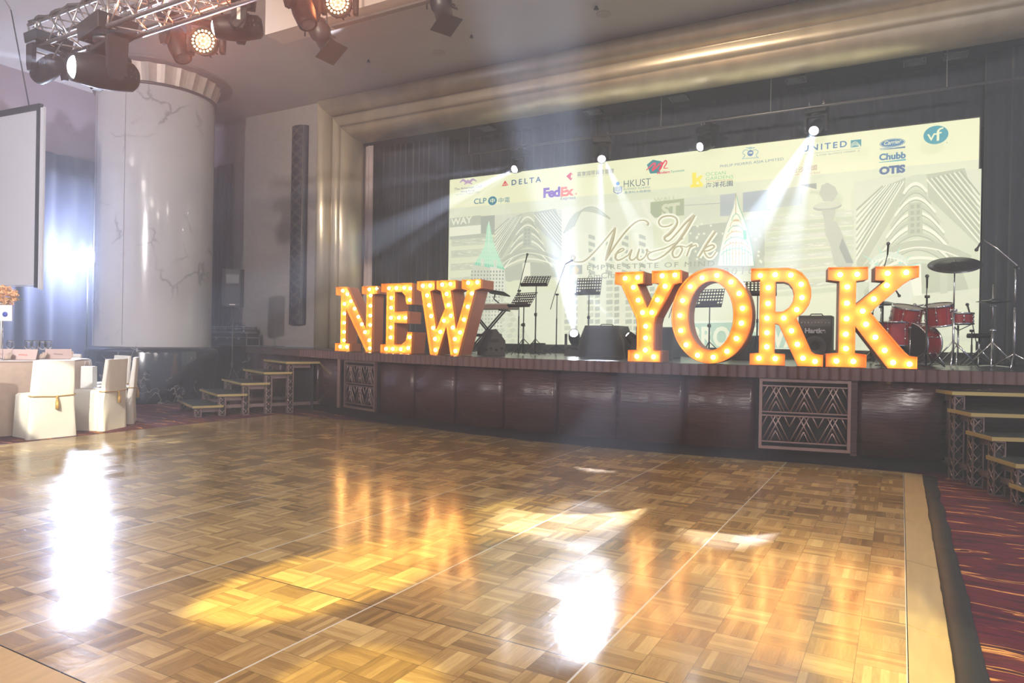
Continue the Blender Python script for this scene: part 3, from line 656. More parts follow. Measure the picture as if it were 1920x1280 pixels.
    a.poly([(1550, 424), (1572, 422), (1586, 452), (1603, 498), (1590, 520), (1568, 500), (1560, 462), (1552, 446)], G2); a.poly([(1583, 452), (1603, 498), (1590, 498), (1577, 470)], G4)
    # right-hand corner building
    a.poly([(1604, 350), (1835, 328), (1835, 640), (1604, 640)], (208, 213, 188))
    wedge(1715, 345, 1.72, ((198, 205, 178), (178, 186, 160), (186, 193, 168), (158, 168, 144)), True)
    # spiked crown
    for (x, y) in ((1646, 462), (1615, 481), (1636, 497), (1690, 466), (1712, 483), (1735, 497)):
        d = Vector((1667-x, 512-y)).normalized(); p = Vector((1667, 512))-d*22; nn = Vector((-d.y, d.x))*3
        a.poly([(x, y), tuple(p+nn), tuple(p-nn)], (172, 210, 190))
    a.stroke([(1634, 502), (1648, 488), (1667, 483), (1688, 488), (1702, 500)], 9, (204, 216, 196), sm=5); a.stroke([(1634, 506), (1648, 494), (1667, 489), (1688, 494), (1702, 505)], 1.6, (232, 236, 216), sm=5)
    for k_ in range(10): x = 1638+k_*6.5; a.stroke([(x, 500-abs(k_-4.5)*-1.2-6), (x, 494-(4.5-abs(k_-4.5))*2)], 1.2, (234, 238, 220))
    a.poly([(1630, 512), (1704, 512), (1712, 560), (1690, 600), (1650, 600), (1632, 560)], (212, 217, 198)); a.stroke([(1640, 525), (1660, 545), (1690, 540)], 2, G1, sm=4)
    # sign BROADWAY low in the middle
    a.poly([(1288, 604), (1550, 598), (1550, 657), (1288, 655)], (222, 228, 206)); a.poly([(1292, 608), (1546, 602), (1546, 653), (1292, 652)], (172, 200, 178)); a.text('BROADWAY', (1306, 648), (1536, 650), 35, (222, 228, 200), .035)
    # stepped deco tower beside the title
    def T(x, y): return (x, y)
    wh = (232, 235, 214); gr = (120, 186, 150)
    a.poly([(1391, 372), (1397, 398), (1404, 414), (1410, 432), (1416, 452), (1421, 476), (1424, 503), (1358, 503), (1362, 476), (1367, 452), (1373, 432), (1380, 414), (1386, 398)], wh)
    for k_ in range(7): r = 8+k_*3.4; y = 414+k_*10.5; a.stroke([(1391-r, y+8), (1391-r*.7, y), (1391, y-5), (1391+r*.7, y), (1391+r, y+8)], 1.1, (196, 170, 130) if k_ % 2 else gr, sm=4)
    for k_ in range(9): x = 1368+k_*5.6; a.stroke([(x, 502), (x, 476-(4-abs(k_-4))*4)], 1.3, (206, 178, 120) if 2 < k_ < 6 else (150, 196, 160))
    for k_ in range(8):
        for q in range(5): x = 1391+(q-2)*(2.2+k_*.75); y = 420+k_*10; a.poly([(x-1.6, y+3), (x, y-1.5), (x+1.6, y+3)], (186, 196, 190) if k_ % 2 else (204, 180, 140))
    a.stroke([(1391, 372), (1386, 398), (1380, 414), (1373, 432), (1367, 452), (1362, 476), (1358, 503)], 1.2, (176, 190, 176)); a.stroke([(1391, 372), (1397, 398), (1404, 414), (1410, 432), (1416, 452), (1421, 476), (1424, 503)], 1.2, (130, 190, 156))
    a.poly([(1404, 440), (1410, 440), (1411, 456), (1405, 456)], (110, 190, 150)); a.stroke([(1391, 372), (1391, 410)], 1.2, (190, 170, 130))
    # title
    gold = (168, 160, 118); gold2 = (190, 184, 158); GO = (238, 241, 220)
    N = [([(1091, 490), (1093, 484), (1098, 488), (1094, 494), (1090, 492)], [5, 4, 4, 4, 3]),
         ([(1090, 491), (1100, 496), (1116, 494), (1134, 478), (1152, 458), (1172, 434)], [2, 3, 3, 3, 2.6, 2.2]),
         ([(1172, 434), (1167, 454), (1160, 476), (1154, 494)], [3, 6.5, 6.5, 3]),
         ([(1154, 494), (1172, 466), (1192, 440), (1210, 424), (1224, 421), (1232, 426), (1230, 430)], [2.4, 3.4, 3.4, 2.6, 2.2, 3, 4.5]),
         ([(1171, 483), (1182, 478), (1188, 474), (1184, 472), (1176, 478), (1172, 488), (1176, 493), (1184, 491), (1196, 484)], [1.6, 2, 2, 2.5, 3.6, 4, 3.2, 2.4, 2]),
         ([(1196, 484), (1202, 474), (1198, 488), (1202, 493), (1210, 488), (1216, 473), (1212, 488), (1217, 493), (1226, 487), (1231, 474), (1228, 476), (1236, 478)], [2, 3, 3.6, 3, 2, 3.2, 3.6, 3, 2.2, 2.4, 2, 1.6]),
         ([(1276, 428), (1268, 432), (1256, 432), (1251, 424), (1257, 416), (1270, 413), (1282, 417), (1284, 428), (1272, 444), (1262, 452), (1264, 458), (1272, 457), (1288, 440), (1300, 426), (1316, 412)], [2.6, 2.4, 2.4, 3, 3, 3, 3.2, 4.2, 5.4, 4.6, 3.2, 2.6, 3, 4, 5]),
         ([(1316, 412), (1300, 440), (1284, 462), (1264, 482), (1246, 492), (1234, 492), (1231, 484), (1240, 478), (1262, 472), (1282, 462), (1296, 454)], [5.4, 5.4, 4.6, 3.2, 2.6, 3, 3, 2.2, 2, 1.8, 1.4]),
         ([(1292, 468), (1282, 470), (1276, 480), (1279, 488), (1288, 486), (1294, 474), (1290, 468), (1302, 470)], [2.4, 3, 3.6, 3.2, 2.6, 3, 2, 1.6]),
         ([(1302, 470), (1312, 464), (1308, 470), (1302, 486)], [1.6, 2.6, 3, 3]), ([(1302, 486), (1308, 472), (1318, 466), (1320, 470)], [2, 2, 2.4, 2.4]),
         ([(1354, 442), (1340, 462), (1324, 488)], [4.4, 4.4, 3.4]), ([(1324, 488), (1336, 472), (1348, 466), (1352, 470), (1342, 476), (1334, 478), (1340, 488), (1348, 488), (1356, 478)], [2, 2.4, 3, 3, 2.4, 2.4, 3.2, 2.6, 1.6])]
    for pts, w_ in N: a.stroke(pts, [q+6 for q in w_], GO, sm=5)
    for pts, w_ in N: a.stroke([(x, y) for x, y in pts], w_, gold, sm=6)
    for pts, w_ in N: a.stroke([(x-.5, y-.5) for x, y in pts], [q*.45 for q in w_], gold2, sm=6)
    a.text('EMPIRE STATE OF MIND', (1121, 511), (1353, 504), 8.5, (150, 158, 138), 0, 0, 1.25)
    a.poly([(1089, 502), (1112, 502), (1112, 518), (1089, 519)], G3); a.poly([(1100, 502), (1107, 511), (1102, 519), (1094, 517), (1093, 509)], (208, 196, 156))
    a.text('AmCham Ball', (1121, 527), (1218, 524), 10, (150, 158, 138)); a.text('2016', (1368, 521), (1424, 518), 13, (160, 166, 146), 0, .1, 1.3)
    a.lim = (x0, x1, z0, z1); a.clip()
    a.build('city_collage', t, LED)
    # sponsor band
    b = Art(a.y-.0006*a.k-.001)
    tl = (40, 120, 140); nv = (52, 84, 120); gy = (120, 128, 136)
    b.stroke([(888, 352), (894, 347), (900, 351), (903, 348), (906, 351), (912, 346), (919, 350)], [1, 4, 4, 3, 4, 4, 1], (176, 150, 180), sm=4); b.stroke([(896, 355), (903, 352), (911, 354)], 2, (176, 150, 180))
    b.text('The American Club', (878, 366), (929, 360), 4.2, gy, .01); b.text('Hong Kong', (890, 370), (915, 367), 3.4, gy, .01); b.text('excellence since 1925', (881, 375), (925, 371), 3.2, (150, 156, 150), 0, .3)
    b.build('sponsor_logo', t, LED); b = Art(b.y)
    b.poly([(971, 348), (977, 357), (965, 359)], (214, 62, 74)); b.stroke([(968, 356.5), (971, 354.5), (975, 355.6)], 1.1, CREAM)
    b.text('DELTA', (983, 357), (1037, 351), 9.5, (44, 88, 128), .02, 0, 1.5)
    b.build('sponsor_logo', t, LED); b = Art(b.y)
    b.text('CLP', (914, 391), (937, 389), 9.5, tl, .01); b.ell(948, 385, 8, 8, tl); b.text('中', (943.5, 389), (952.5, 388), 8, CREAM, .02); b.text('中電', (959, 389), (980, 387), 9, tl)
    b.build('sponsor_logo', t, LED); b = Art(b.y)
    b.text('Fed', (1041, 379.5), (1072, 377), 17, (112, 70, 168), .045, 0, .85); b.text('Ex', (1073, 377), (1097, 375), 16, (238, 110, 84), .045, 0, .85); b.text('Express', (1073, 384), (1100, 382), 5.5, (110, 108, 130)); b.ell(1101, 373, 1.6, 1.6, (240, 150, 110), 8)
    b.build('sponsor_logo', t, LED); b = Art(b.y)
    b.poly([(1091, 334), (1098, 341), (1091, 349), (1083, 341)], (200, 56, 92)); b.poly([(1092, 338), (1099, 339), (1096, 345), (1091, 344)], CREAM)
    b.text('嘉實國際資產管理', (1103, 341), (1170, 335), 7.5, (96, 104, 112)); b.text('HARVEST GLOBAL INVESTMENTS', (1103, 345), (1170, 339), 2.4, (180, 184, 166))
    b.build('sponsor_logo', t, LED); b = Art(b.y)
    b.poly([(1241, 312), (1257, 315), (1252, 336), (1236, 337), (1230, 321)], (36, 128, 132)); b.stroke([(1229, 331), (1242, 319), (1245, 321), (1240, 332), (1257, 317), (1256, 326), (1252, 331), (1263, 314), (1266, 318), (1261, 327), (1269, 327)], [1.6, 3, 3, 3, 3, 3, 3, 2.6, 2.2, 2, 1], (222, 54, 84), sm=4)
    b.text('Modern', (1249, 338), (1272, 336), 4.6, (208, 60, 96), .03); b.text('Terminals', (1273, 336), (1298, 333), 4, (70, 150, 130), .01)
    b.build('sponsor_logo', t, LED); b = Art(b.y)
    b.ell(1177, 355, 3.4, 3.4, (76, 138, 190), 14); b.stroke([(1170, 361), (1170, 370), (1177, 373), (1184, 370), (1184, 360)], 1.6, (70, 110, 160)); b.stroke([(1173, 361), (1173, 368), (1175, 369), (1175, 360)], 1.2, (70, 110, 160)); b.stroke([(1180, 360), (1180, 369), (1182, 368), (1182, 359)], 1.2, (70, 110, 160)); b.stroke([(1177.5, 360), (1177.5, 374)], 1.2, (70, 110, 160))
    b.text('HKUST', (1188, 362), (1237, 358), 12.5, (58, 88, 108), -.008); b.text('BUSINESS SCHOOL', (1188, 367), (1237, 363.5), 3.6, (110, 150, 150)); b.text('香港科大商學院', (1189, 373), (1237, 370), 4.2, (70, 130, 140))
    b.build('sponsor_logo', t, LED); b = Art(b.y)
    b.poly([(1312, 336), (1320, 335), (1320, 346), (1328, 340), (1332, 342), (1326, 350), (1332, 356), (1332, 361), (1309, 363), (1309, 358), (1313, 357)], (238, 222, 84)); b.poly([(1319, 356), (1322, 351), (1326, 357)], CREAM)
    b.text('OCEAN', (1337, 342), (1373, 339), 6, (120, 190, 130), -.005); b.text('GARDENS', (1337, 350), (1387, 346), 6, (120, 190, 130), -.005); b.stroke([(1337, 352), (1386, 348.5)], .8, (200, 160, 110)); b.text('海洋花園', (1337, 363), (1386, 359), 9, (70, 90, 110), .01)
    b.build('sponsor_logo', t, LED); b = Art(b.y)
    for sx in (-1, 1): b.stroke([(1418+sx*4, 296), (1418+sx*10, 295), (1418+sx*14, 300-sx), (1418+sx*10, 305), (1418+sx*15, 311-sx)], 1.4, (140, 176, 180), sm=4); b.stroke([(1418+sx*3, 292), (1418+sx*8, 291)], 1.6, (140, 176, 180))
    b.ell(1418, 301, 5.5, 5.5, (66, 116, 168), 16); b.text('PM', (1415, 303), (1421.5, 302), 4, CREAM, .02); b.ell(1418, 292, 4, 2, (150, 182, 184), 12); b.stroke([(1405, 311), (1432, 309)], 1.2, (150, 182, 184))
    b.text('PHILIP MORRIS ASIA LIMITED', (1363, 327), (1478, 314), 4.6, (104, 132, 156), -.003)
    b.build('sponsor_logo', t, LED); b = Art(b.y)
    b.text('UNITED', (1512, 299), (1592, 290), 10.5, (48, 110, 158), .02, 0, 1.35); b.poly([(1599, 279), (1618, 277), (1618, 290), (1599, 292)], (44, 142, 158))
    for k_ in range(4): b.stroke([(1600, 286+k_*1.6), (1607, 281+k_*2), (1614, 286+k_*1.3), (1617, 291-k_*.2)], .7, CREAM, sm=4)
    b.stroke([(1512, 304), (1618, 293)], .6, (150, 170, 170)); b.text('A STAR ALLIANCE MEMBER', (1537, 307), (1608, 299.5), 2.6, (130, 144, 150)); b.text('✩', (1611, 300), (1616, 299), 4, (150, 140, 140))
    b.build('sponsor_logo', t, LED); b = Art(b.y)
    random.seed(4)
    for k_ in range(16): an = math.pi*2*k_/16; b.stroke([(1520+6*math.cos(an), 331+6*math.sin(an)), (1520+(15+4*(k_ % 2))*math.cos(an), 331+(15+4*(k_ % 2))*math.sin(an))], .8, (214, 196, 172))
    b.text('金沙中國', (1493, 337), (1538, 331), 8.5, (160, 120, 110)); b.text('Sands China Ltd.', (1488, 343), (1545, 338), 4, (188, 160, 150), 0, .3)
    b.build('sponsor_logo', t, LED); b = Art(b.y)
    b.ell(1674, 284, 23, 8, (56, 120, 160)); b.ell(1674, 284, 22, 7.2, CREAM); b.ell(1674, 284, 21, 6.6, (56, 120, 160)); b.text('Carrier', (1659, 288), (1690, 284), 7, CREAM, .01, .3); b.poly([(1652, 296.5), (1697, 290), (1697, 293), (1652, 296.9)], (44, 100, 140)); b.poly([(1651, 293.6), (1674, 291.4), (1674, 293.4), (1651, 295.6)], (150, 176, 180))
    b.build('sponsor_logo', t, LED); b = Art(b.y)
    b.text('Chubb', (1650, 315), (1698, 311), 11.5, (48, 116, 156), .045); b.poly([(1650, 318.5), (1698, 312.5), (1698, 315.5), (1650, 319.5)], (60, 160, 170))
    b.build('sponsor_logo', t, LED); b = Art(b.y)
    b.text('OTIS', (1650, 340.5), (1697, 336), 13.5, (44, 92, 140), .06, 0, .95)
    b.build('sponsor_logo', t, LED); b = Art(b.y)
    b.ell(1752, 270, 22.5, 16.5, (44, 148, 162), 36)
    b.text('v', (1736, 281), (1751, 279), 12, CREAM, .0); b.text('f', (1750, 282), (1765, 278), 22, CREAM, .0); b.ell(1772, 284, 1, 1, (120, 160, 160), 8)
    b.build('sponsor_logo', t, LED)
    return t
led_screen()
# ------------------------------------------------------------------ marquee letters
def outline_mesh(polys):
    """filled 2D mesh (with holes) from closed outlines"""
    cu = bpy.data.curves.new('o', 'CURVE'); cu.dimensions = '2D'; cu.fill_mode = 'BOTH'
    for pl in polys:
        sp = cu.splines.new('POLY'); sp.points.add(len(pl)-1); sp.use_cyclic_u = True
        for i, (x, y) in enumerate(pl): sp.points[i].co = (x, y, 0, 1)
    ob = bpy.data.objects.new('o', cu); C.objects.link(ob); dg = bpy.context.evaluated_depsgraph_get()
    me = bpy.data.meshes.new_from_object(ob.evaluated_get(dg)); vs = [v.co.copy() for v in me.vertices]; fs = [tuple(p.vertices) for p in me.polygons]
    bpy.data.objects.remove(ob); bpy.data.curves.remove(cu); bpy.data.meshes.remove(me)
    return vs, fs
def ellp(cx, cy, a, b, n=56): return [(cx+a*math.cos(2*math.pi*i/n), cy+b*math.sin(2*math.pi*i/n)) for i in range(n)]
def smooth_pts(pl, keep):
    return pl
LET = {
 'N': dict(pl=[[(0, 1.22), (.27, 1.22), (.75, .42), (.75, 1.07), (.64, 1.08), (.64, 1.22), (1.0, 1.22), (1.0, 1.08), (.89, 1.07), (.89, 0), (.76, 0), (.26, .80), (.26, .15), (.36, .14), (.36, 0), (0, 0), (0, .14), (.13, .15), (.13, 1.06), (0, 1.07)]],
    map=(97, 248, 1.0, 612, 427), b=[(135, 209), (164, 233), (186, 280), (209, 330), (232, 384), (254, 433), (273, 485), (299, 538), (295, 205), (339, 201), (303, 245), (303, 312), (303, 376), (303, 438), (303, 590), (147, 298), (147, 362), (147, 424), (147, 485), (147, 541), (125, 584), (166, 584)]),
 'E': dict(pl=[[(0, 1.22), (.66, 1.22), (.66, .85), (.55, .85), (.52, 1.0), (.45, 1.07), (.30, 1.07), (.30, .72), (.57, .73), (.57, .52), (.30, .53), (.30, .15), (.46, .15), (.55, .22), (.58, .37), (.68, .37), (.66, 0), (0, 0), (0, .14), (.12, .15), (.12, 1.07), (0, 1.08)]],
    map=(392, 195, .68, 622, 462), b=[(436, 190), (482, 190), (530, 190), (567, 195), (564, 270), (451, 255), (451, 321), (451, 388), (500, 387), (540, 388), (451, 453), (451, 519), (568, 516), (424, 596), (466, 596), (515, 596), (560, 587)]),
 'W': dict(pl=[[(0, 1.22), (.37, 1.22), (.37, 1.08), (.28, 1.05), (.42, .41), (.59, .76), (.50, 1.05), (.41, 1.08), (.41, 1.22), (.80, 1.22), (.80, 1.08), (.70, 1.05), (.82, .41), (1.03, 1.05), (.92, 1.08), (.92, 1.22), (1.29, 1.22), (1.29, 1.08), (1.18, 1.05), (.87, 0), (.72, 0), (.62, .47), (.45, 0), (.30, 0), (.09, 1.05), (0, 1.08)]],
    map=(625, 415, 1.29, 635, 485), b=[(660, 181), (710, 180), (790, 176), (844, 174), (957, 169), (1014, 167), (690, 245), (705, 310), (720, 382), (735, 460), (748, 532), (752, 605), (783, 485), (805, 412), (820, 238), (833, 310), (850, 380), (864, 457), (878, 531), (883, 608), (911, 487), (934, 405), (957, 322), (981, 238)]),
 'Y': dict(pl=[[(0, 1.22), (.43, 1.22), (.43, 1.06), (.34, 1.05), (.50, .72), (.67, 1.05), (.56, 1.06), (.56, 1.22), (.97, 1.22), (.97, 1.06), (.87, 1.04), (.62, .60), (.60, .52), (.60, .155), (.70, .15), (.70, 0), (.22, 0), (.22, .15), (.35, .155), (.35, .52), (.33, .60), (.10, 1.04), (0, 1.06)]],
    map=(150, 350, .97, 604, 489), b=[(203, 148), (272, 146), (404, 142), (470, 140), (250, 199), (277, 270), (302, 338), (352, 338), (381, 270), (420, 198), (321, 412), (321, 475), (321, 541), (275, 577), (365, 577)]),
 'O': dict(pl=[ellp(.50, .62, .50, .62), ellp(.50, .62, .285, .45)], map=(465, 430, 1.0, 611, 508),
    b=[(710, 135), (785, 172), (828, 234), (847, 313), (843, 392), (818, 474), (770, 543), (697, 577), (612, 568), (548, 512), (516, 434), (510, 351), (524, 268), (565, 192), (630, 146)]),
 'R': dict(pl=[[(0, 1.22), (.45, 1.22), (.55, 1.20), (.63, 1.155), (.70, 1.07), (.74, .96), (.745, .86), (.72, .76), (.66, .67), (.57, .60), (.76, .18), (.80, .15), (.90, .14), (.90, 0), (.60, 0), (.36, .51), (.31, .525), (.31, .15), (.44, .14), (.44, 0), (0, 0), (0, .14), (.115, .15), (.115, 1.08), (0, 1.07)],
                   [(.31, 1.05), (.41, 1.05), (.47, 1.03), (.52, .97), (.54, .89), (.53, .80), (.48, .72), (.40, .67), (.31, .67)]],
    map=(893, 407, .90, 625, 525), b=[(945, 138), (1029, 135), (1117, 138), (1175, 188), (1181, 259), (1153, 324), (1082, 369), (992, 205), (992, 291), (987, 370), (989, 449), (989, 526), (945, 589), (1038, 589), (1126, 437), (1160, 510), (1192, 583), (1258, 599)]),
 'K': dict(pl=[[(.01, 1.22), (.42, 1.22), (.42, 1.07), (.30, 1.05), (.30, .76), (.60, 1.05), (.50, 1.06), (.50, 1.22), (.93, 1.22), (.93, 1.09), (.86, 1.07), (.77, 1.0), (.45, .67), (.80, .20), (.85, .15), (.93, .14), (.93, 0), (.64, 0), (.30, .50), (.30, .17), (.42, .155), (.42, 0), (0, 0), (0, .155), (.13, .17), (.13, 1.05), (.01, 1.07)]],
    map=(1305, 470, .93, 637, 550), b=[(1373, 127), (1463, 126), (1412, 195), (1412, 285), (1412, 370), (1409, 456), (1411, 535), (1362, 605), (1451, 605), (1714, 120), (1620, 123), (1617, 188), (1552, 262), (1495, 328), (1514, 400), (1563, 470), (1612, 541), (1656, 606), (1739, 612)]),
}
opaint = mat('orange_letter_paint', lin((236, 142, 62)), 0.42, var=.05, vscale=4)
oside = mat('copper_side_paint', lin((186, 112, 84)), 0.5, var=.06, vscale=3)
bulbm = emat('warm_bulb', (1.0, 0.64, 0.19), 34.0)
_bm = MB(); _bm.sphere((0, 0, 0), .030, 7); _bulb = _bm.build('bulb', bulbm); BULB = _bulb.data; bpy.data.objects.remove(_bulb)
_sk = MB(); _sk.lathe([(0.0, 0), (.02, 0), (.02, .02), (.0, .02)], 10, RX(math.pi/2)); _s = _sk.build('socket', mat('bulb_socket', lin((120, 70, 40)), .5)); SOCK = _s.data; bpy.data.objects.remove(_s)
def letter(ch, loc, yaw, width=1.0, depth=.34, label=''):
    d = LET[ch]; W0 = d['map'][2]; sx = width/W0; t = thing('marquee_letter', label, 'marquee letter', (*loc, STAGE_Z+.006), R_(yaw), 'NEW YORK light-bulb letters along the stage edge')
    pls = [[(x*sx, z) for x, z in pl] for pl in d['pl']]
    vs, fs = outline_mesh(pls); rec = .065
    m = MB(); m.add([(v.x, rec, v.y) for v in vs], fs); m.build('face', opaint, t)
    m = MB()
    for pl in pls:
        n = len(pl); m.add([(x, rec, z) for x, z in pl]+[(x, depth, z) for x, z in pl], [(i, (i+1) % n, n+(i+1) % n, n+i) for i in range(n)], ch == 'O')
    m.add([(v.x, depth, v.y) for v in vs], [tuple(reversed(f)) for f in fs]); m.build('side_wall', oside, t)
    m = MB()
    for pl in pls:
        n = len(pl); m.add([(x, 0, z) for x, z in pl]+[(x, rec, z) for x, z in pl], [(i, (i+1) % n, n+(i+1) % n, n+i) for i in range(n)], ch == 'O')
    m.build('rim', opaint, t, solid=0.008)
    x0, dx, W_, zb, dz = d['map']
    for X, Z in d['b']:
        u = (X-x0)/dx*W_*sx; z = (zb-Z)/dz*1.22
        b = bpy.data.objects.new('bulb', BULB); C.objects.link(b); b.parent = t; b.location = (u, rec-.045, z)
        s = bpy.data.objects.new('socket', SOCK); C.objects.link(s); s.parent = b; s.location = (0, .045, 0)
    return t
def corner(px, py, Y): p = atY(px, py, Y); return (p.x, Y)
letter('N', corner(629, 600, 10.02), 0, 1.02, .32, 'large orange bulb-lit letter N, leftmost of the row on the stage edge')
letter('E', corner(714, 600, 9.66), 0, .70, .40, 'large orange bulb-lit letter E between the N and the W')
letter('W', corner(782, 526, 9.42), 0, 1.26, .40, 'large orange bulb-lit letter W, third in the row, in front of the keyboard stand')
letter('Y', corner(1152, 600, 9.10), -2, .92, .36, 'large orange bulb-lit letter Y beside the moving head and the black speaker bin')
letter('O', corner(1259, 600, 9.14), 1, 1.02, .34, 'large orange bulb-lit letter O, the only round one')
letter('R', corner(1407, 600, 9.20), 8, .85, .34, 'large orange bulb-lit letter R between the O and the K')
letter('K', corner(1550, 600, 9.37), 10, .99, .34, 'large orange bulb-lit letter K in front of the red drum kit')
# ------------------------------------------------------------------ moving heads and lamps
def lensmat(name, col, s): return emat(name, col, s)
def moving_head(name, loc, flip, d, label, s=1.0, lens=('lens_white', (0.85, 0.9, 1.0), 60.0), group=None, wash=False, brand=None, yaw=None):
    d = Vector(d).normalized(); yw = math.atan2(d.y, d.x)-math.pi/2 if yaw is None else yaw
    t = bpy.data.objects.new(name, None); C.objects.link(t); t.location = loc; t.scale = (s, s, s)
    Rm = RZ(yw) @ (RX(math.pi) if flip else Matrix.Identity(4)); t.rotation_euler = Rm.to_euler(); tag(t, label, 'stage light', group)
    MB().box((0, 0, .055), (.40, .27, .11), taper=.93).box((.12, 0, .115), (.05, .2, .01)).build('base', plastic, t, bevel=.012)
    MB().lathe([(0, .11), (.09, .11), (.09, .14), (0, .14)], 20).build('turntable', black, t)
    m = MB(); m.box((0, 0, .155), (.36, .11, .035))
    y = m.build('yoke', plastic, t, bevel=.01)
    for sx in (-1, 1):
        q = [(-.07, .14), (.07, .14), (.062, .36), (.035, .43), (-.035, .43), (-.062, .36)]
        MB().prism(q, -.022, .022, TR((sx*.175, 0, 0)) @ RZ(math.pi/2) @ RX(math.pi/2)).build('yoke_arm', plastic, t, bevel=.008)
    if brand:
        MB().box((-.199, 0, .28), (.004, .03, .16)).build('badge', mat('badge_pale', lin((200, 190, 180)), .4), t)
    # head built along local -Z, turned to d
    ld = (Rm.inverted() @ d); H = look(ld)
    if wash:
        m = MB().lathe([(0, .12), (.075, .12), (.10, .10), (.12, .02), (.15, -.05), (.158, -.12), (.15, -.125), (.145, -.11), (0, -.105)], 28)
        hd = m.build('head', plastic, t)
        hd.matrix_local = TR((0, 0, .33)) @ H
        m = MB()
        for k in range(9):
            a = 2*math.pi*k/9; m.box((.118*math.cos(a), .118*math.sin(a), .045), (.012, .012, .11), RZ(0))
        m.build('cooling_fin', plastic, hd)
        MB().lathe([(.0, -.108), (.145, -.108)], 28).build('led_plate', mat('led_plate_orange', (0.35, 0.05, 0.02), .4, emit=(1, .16, .05), estr=1.6), hd)
        ring = [(0, 0)]+[(.045, 6)]*0
        m = MB()
        for r_, n_ in ((.035, 6), (.072, 12), (.112, 18)):
            for k in range(n_):
                a = 2*math.pi*k/n_+r_; m.sphere((r_*math.cos(a), r_*math.sin(a), -.110), .0135, 5, (1, 1, .5))
        m.build('led_cluster', emat('led_amber', (1.0, .55, .22), 12.0), hd)
    else:
        m = MB().lathe([(0, .20), (.07, .20), (.10, .17), (.115, .05), (.118, -.06), (.105, -.16), (.095, -.22), (.09, -.225), (.082, -.2), (0, -.2)], 28)
        hd = m.build('head', plastic, t); hd.matrix_local = TR((0, 0, .35)) @ H
        MB().sphere((0, 0, -.197), .080, 8, (1, 1, .6)).build('lens', lensmat(*lens), hd)
        m = MB()
        for k in range(5): m.box((0, .0, .02+.035*k), (.238-.01*k, .06, .01))
        m.build('vent_slot', black, hd)
    if flip:
        for sx in (-1, 1):
            m = MB().box((sx*.12, 0, -.03), (.035, .05, .06)).tube([(sx*.12, -.035, -.06), (sx*.12, -.045, -.10), (sx*.12, 0, -.125), (sx*.12, .045, -.10), (sx*.12, .035, -.06)], .011, 6)
            m.build('clamp', alu, t)
    piv = Vector(loc)+(Rm @ Vector((0, 0, .35*s)))
    return t, piv, d
def beam(piv, d, energy, ang, col=(0.72, 0.80, 1.0), off=.26, blend=.6, rad=.03, name='beam_lamp'):
    p = piv+Vector(d)*off
    return lamp(name, 'SPOT', p, energy, col, p+Vector(d), spot_size=R_(ang), spot_blend=blend, shadow_soft_size=rad)
HY = 13.7
heads = [((965, 317), (700, 450), 10.0, 'leftmost overhead moving head on the pipe, beam aimed toward the left drape', 20000, 9),
         ((1128, 298), (1126, 560), 10.2, 'overhead moving head shining straight down, second from the left on the pipe', 18000, 5),
         ((1313, 275), (1120, 345), 11.5, 'overhead moving head above the red-and-teal logo, turned left', 2500, 6),
         ((1526, 245), (1380, 480), 9.6, 'overhead moving head with the brightest beam, rightmost on the black pipe', 45000, 7)]
for (px, py), tp, TY, lab, en, ang in heads:
    L = atY(px, py, HY); T = atY(*tp, TY); d = (T-L).normalized()
    piv = L-d*.2
    t, pv, d = moving_head('moving_head', (piv.x, piv.y, piv.z+.35), True, d, lab, group='moving heads on the pipe over the stage', lens=('lens_hot', (.88, .92, 1.0), 90.0))
    beam(pv, d, en, ang)
    if px == 965:
        for q, Y_ in (((700, 350), 11.0), ((740, 480), 10.2)): beam(pv, (atY(*q, Y_)-L).normalized(), 9000, 5)
    if px == 1526:
        d2 = (atY(1475, 470, 9.8)-L).normalized(); beam(pv, d2, 26000, 5)
    if px == 1128:
        d2 = (atY(1235, 520, 9.8)-L).normalized(); beam(pv, d2, 15000, 5); d3 = (Vector((-2.3, 5.3, 0))-L).normalized(); beam(pv, d3, 3200, 5); d4 = (Vector((-1.95, 3.9, 0))-L).normalized(); beam(pv, d4, 3600, 5.5)
for (px, py), tp, TY, lab, en, ang in (((1076, 624), (1000, 60), 6.5, 'floor moving head left of the black speaker bin, beam going up', 22000, 11), ((1175, 625), (1000, 455), 10.5, 'floor moving head right of the black speaker bin, beam going up to the left', 18000, 7)):
    L = atY(px, py, 12.0 if px == 1076 else 10.85); T = atY(*tp, TY); d = (T-L).normalized(); piv = L-d*.2
    t, pv, d = moving_head('moving_head', (piv.x, piv.y, STAGE_Z), False, d, lab, s=(piv.z-STAGE_Z)/.35, group='moving heads standing on the stage floor', lens=('lens_hot', None, 0))
    beam(pv, d, en, ang)
    if px == 1076:
        for q in ((925, 60), (1075, 60)): beam(pv, (atY(*q, 6.5)-L).normalized(), 14000, 6)
# pipe that carries the overhead heads, on two chains
pz = atY(1313, 275, HY).z+.48
t = thing('lighting_pipe', 'thin black lighting pipe over the stage carrying four moving heads', 'pipe', (0, HY, pz))
MB().tube([(-9.2, 0, 0), (3.5, 0, 0)], .026, 8).build('pipe', mat('grey_pipe', (.12, .12, .13), .35, .6), t)
for x in (-8.9, -4.3, -2.2, .6, 2.6):
    m = MB(); n = 26
    for i in range(n): m.tube([(x, .004*(-1)**i, .02+i*(6.55-pz-.02)/n), (x, -.004*(-1)**i, .02+(i+1)*(6.55-pz-.02)/n)], .007, 4)
    m.build('hanging_chain', alu, t)
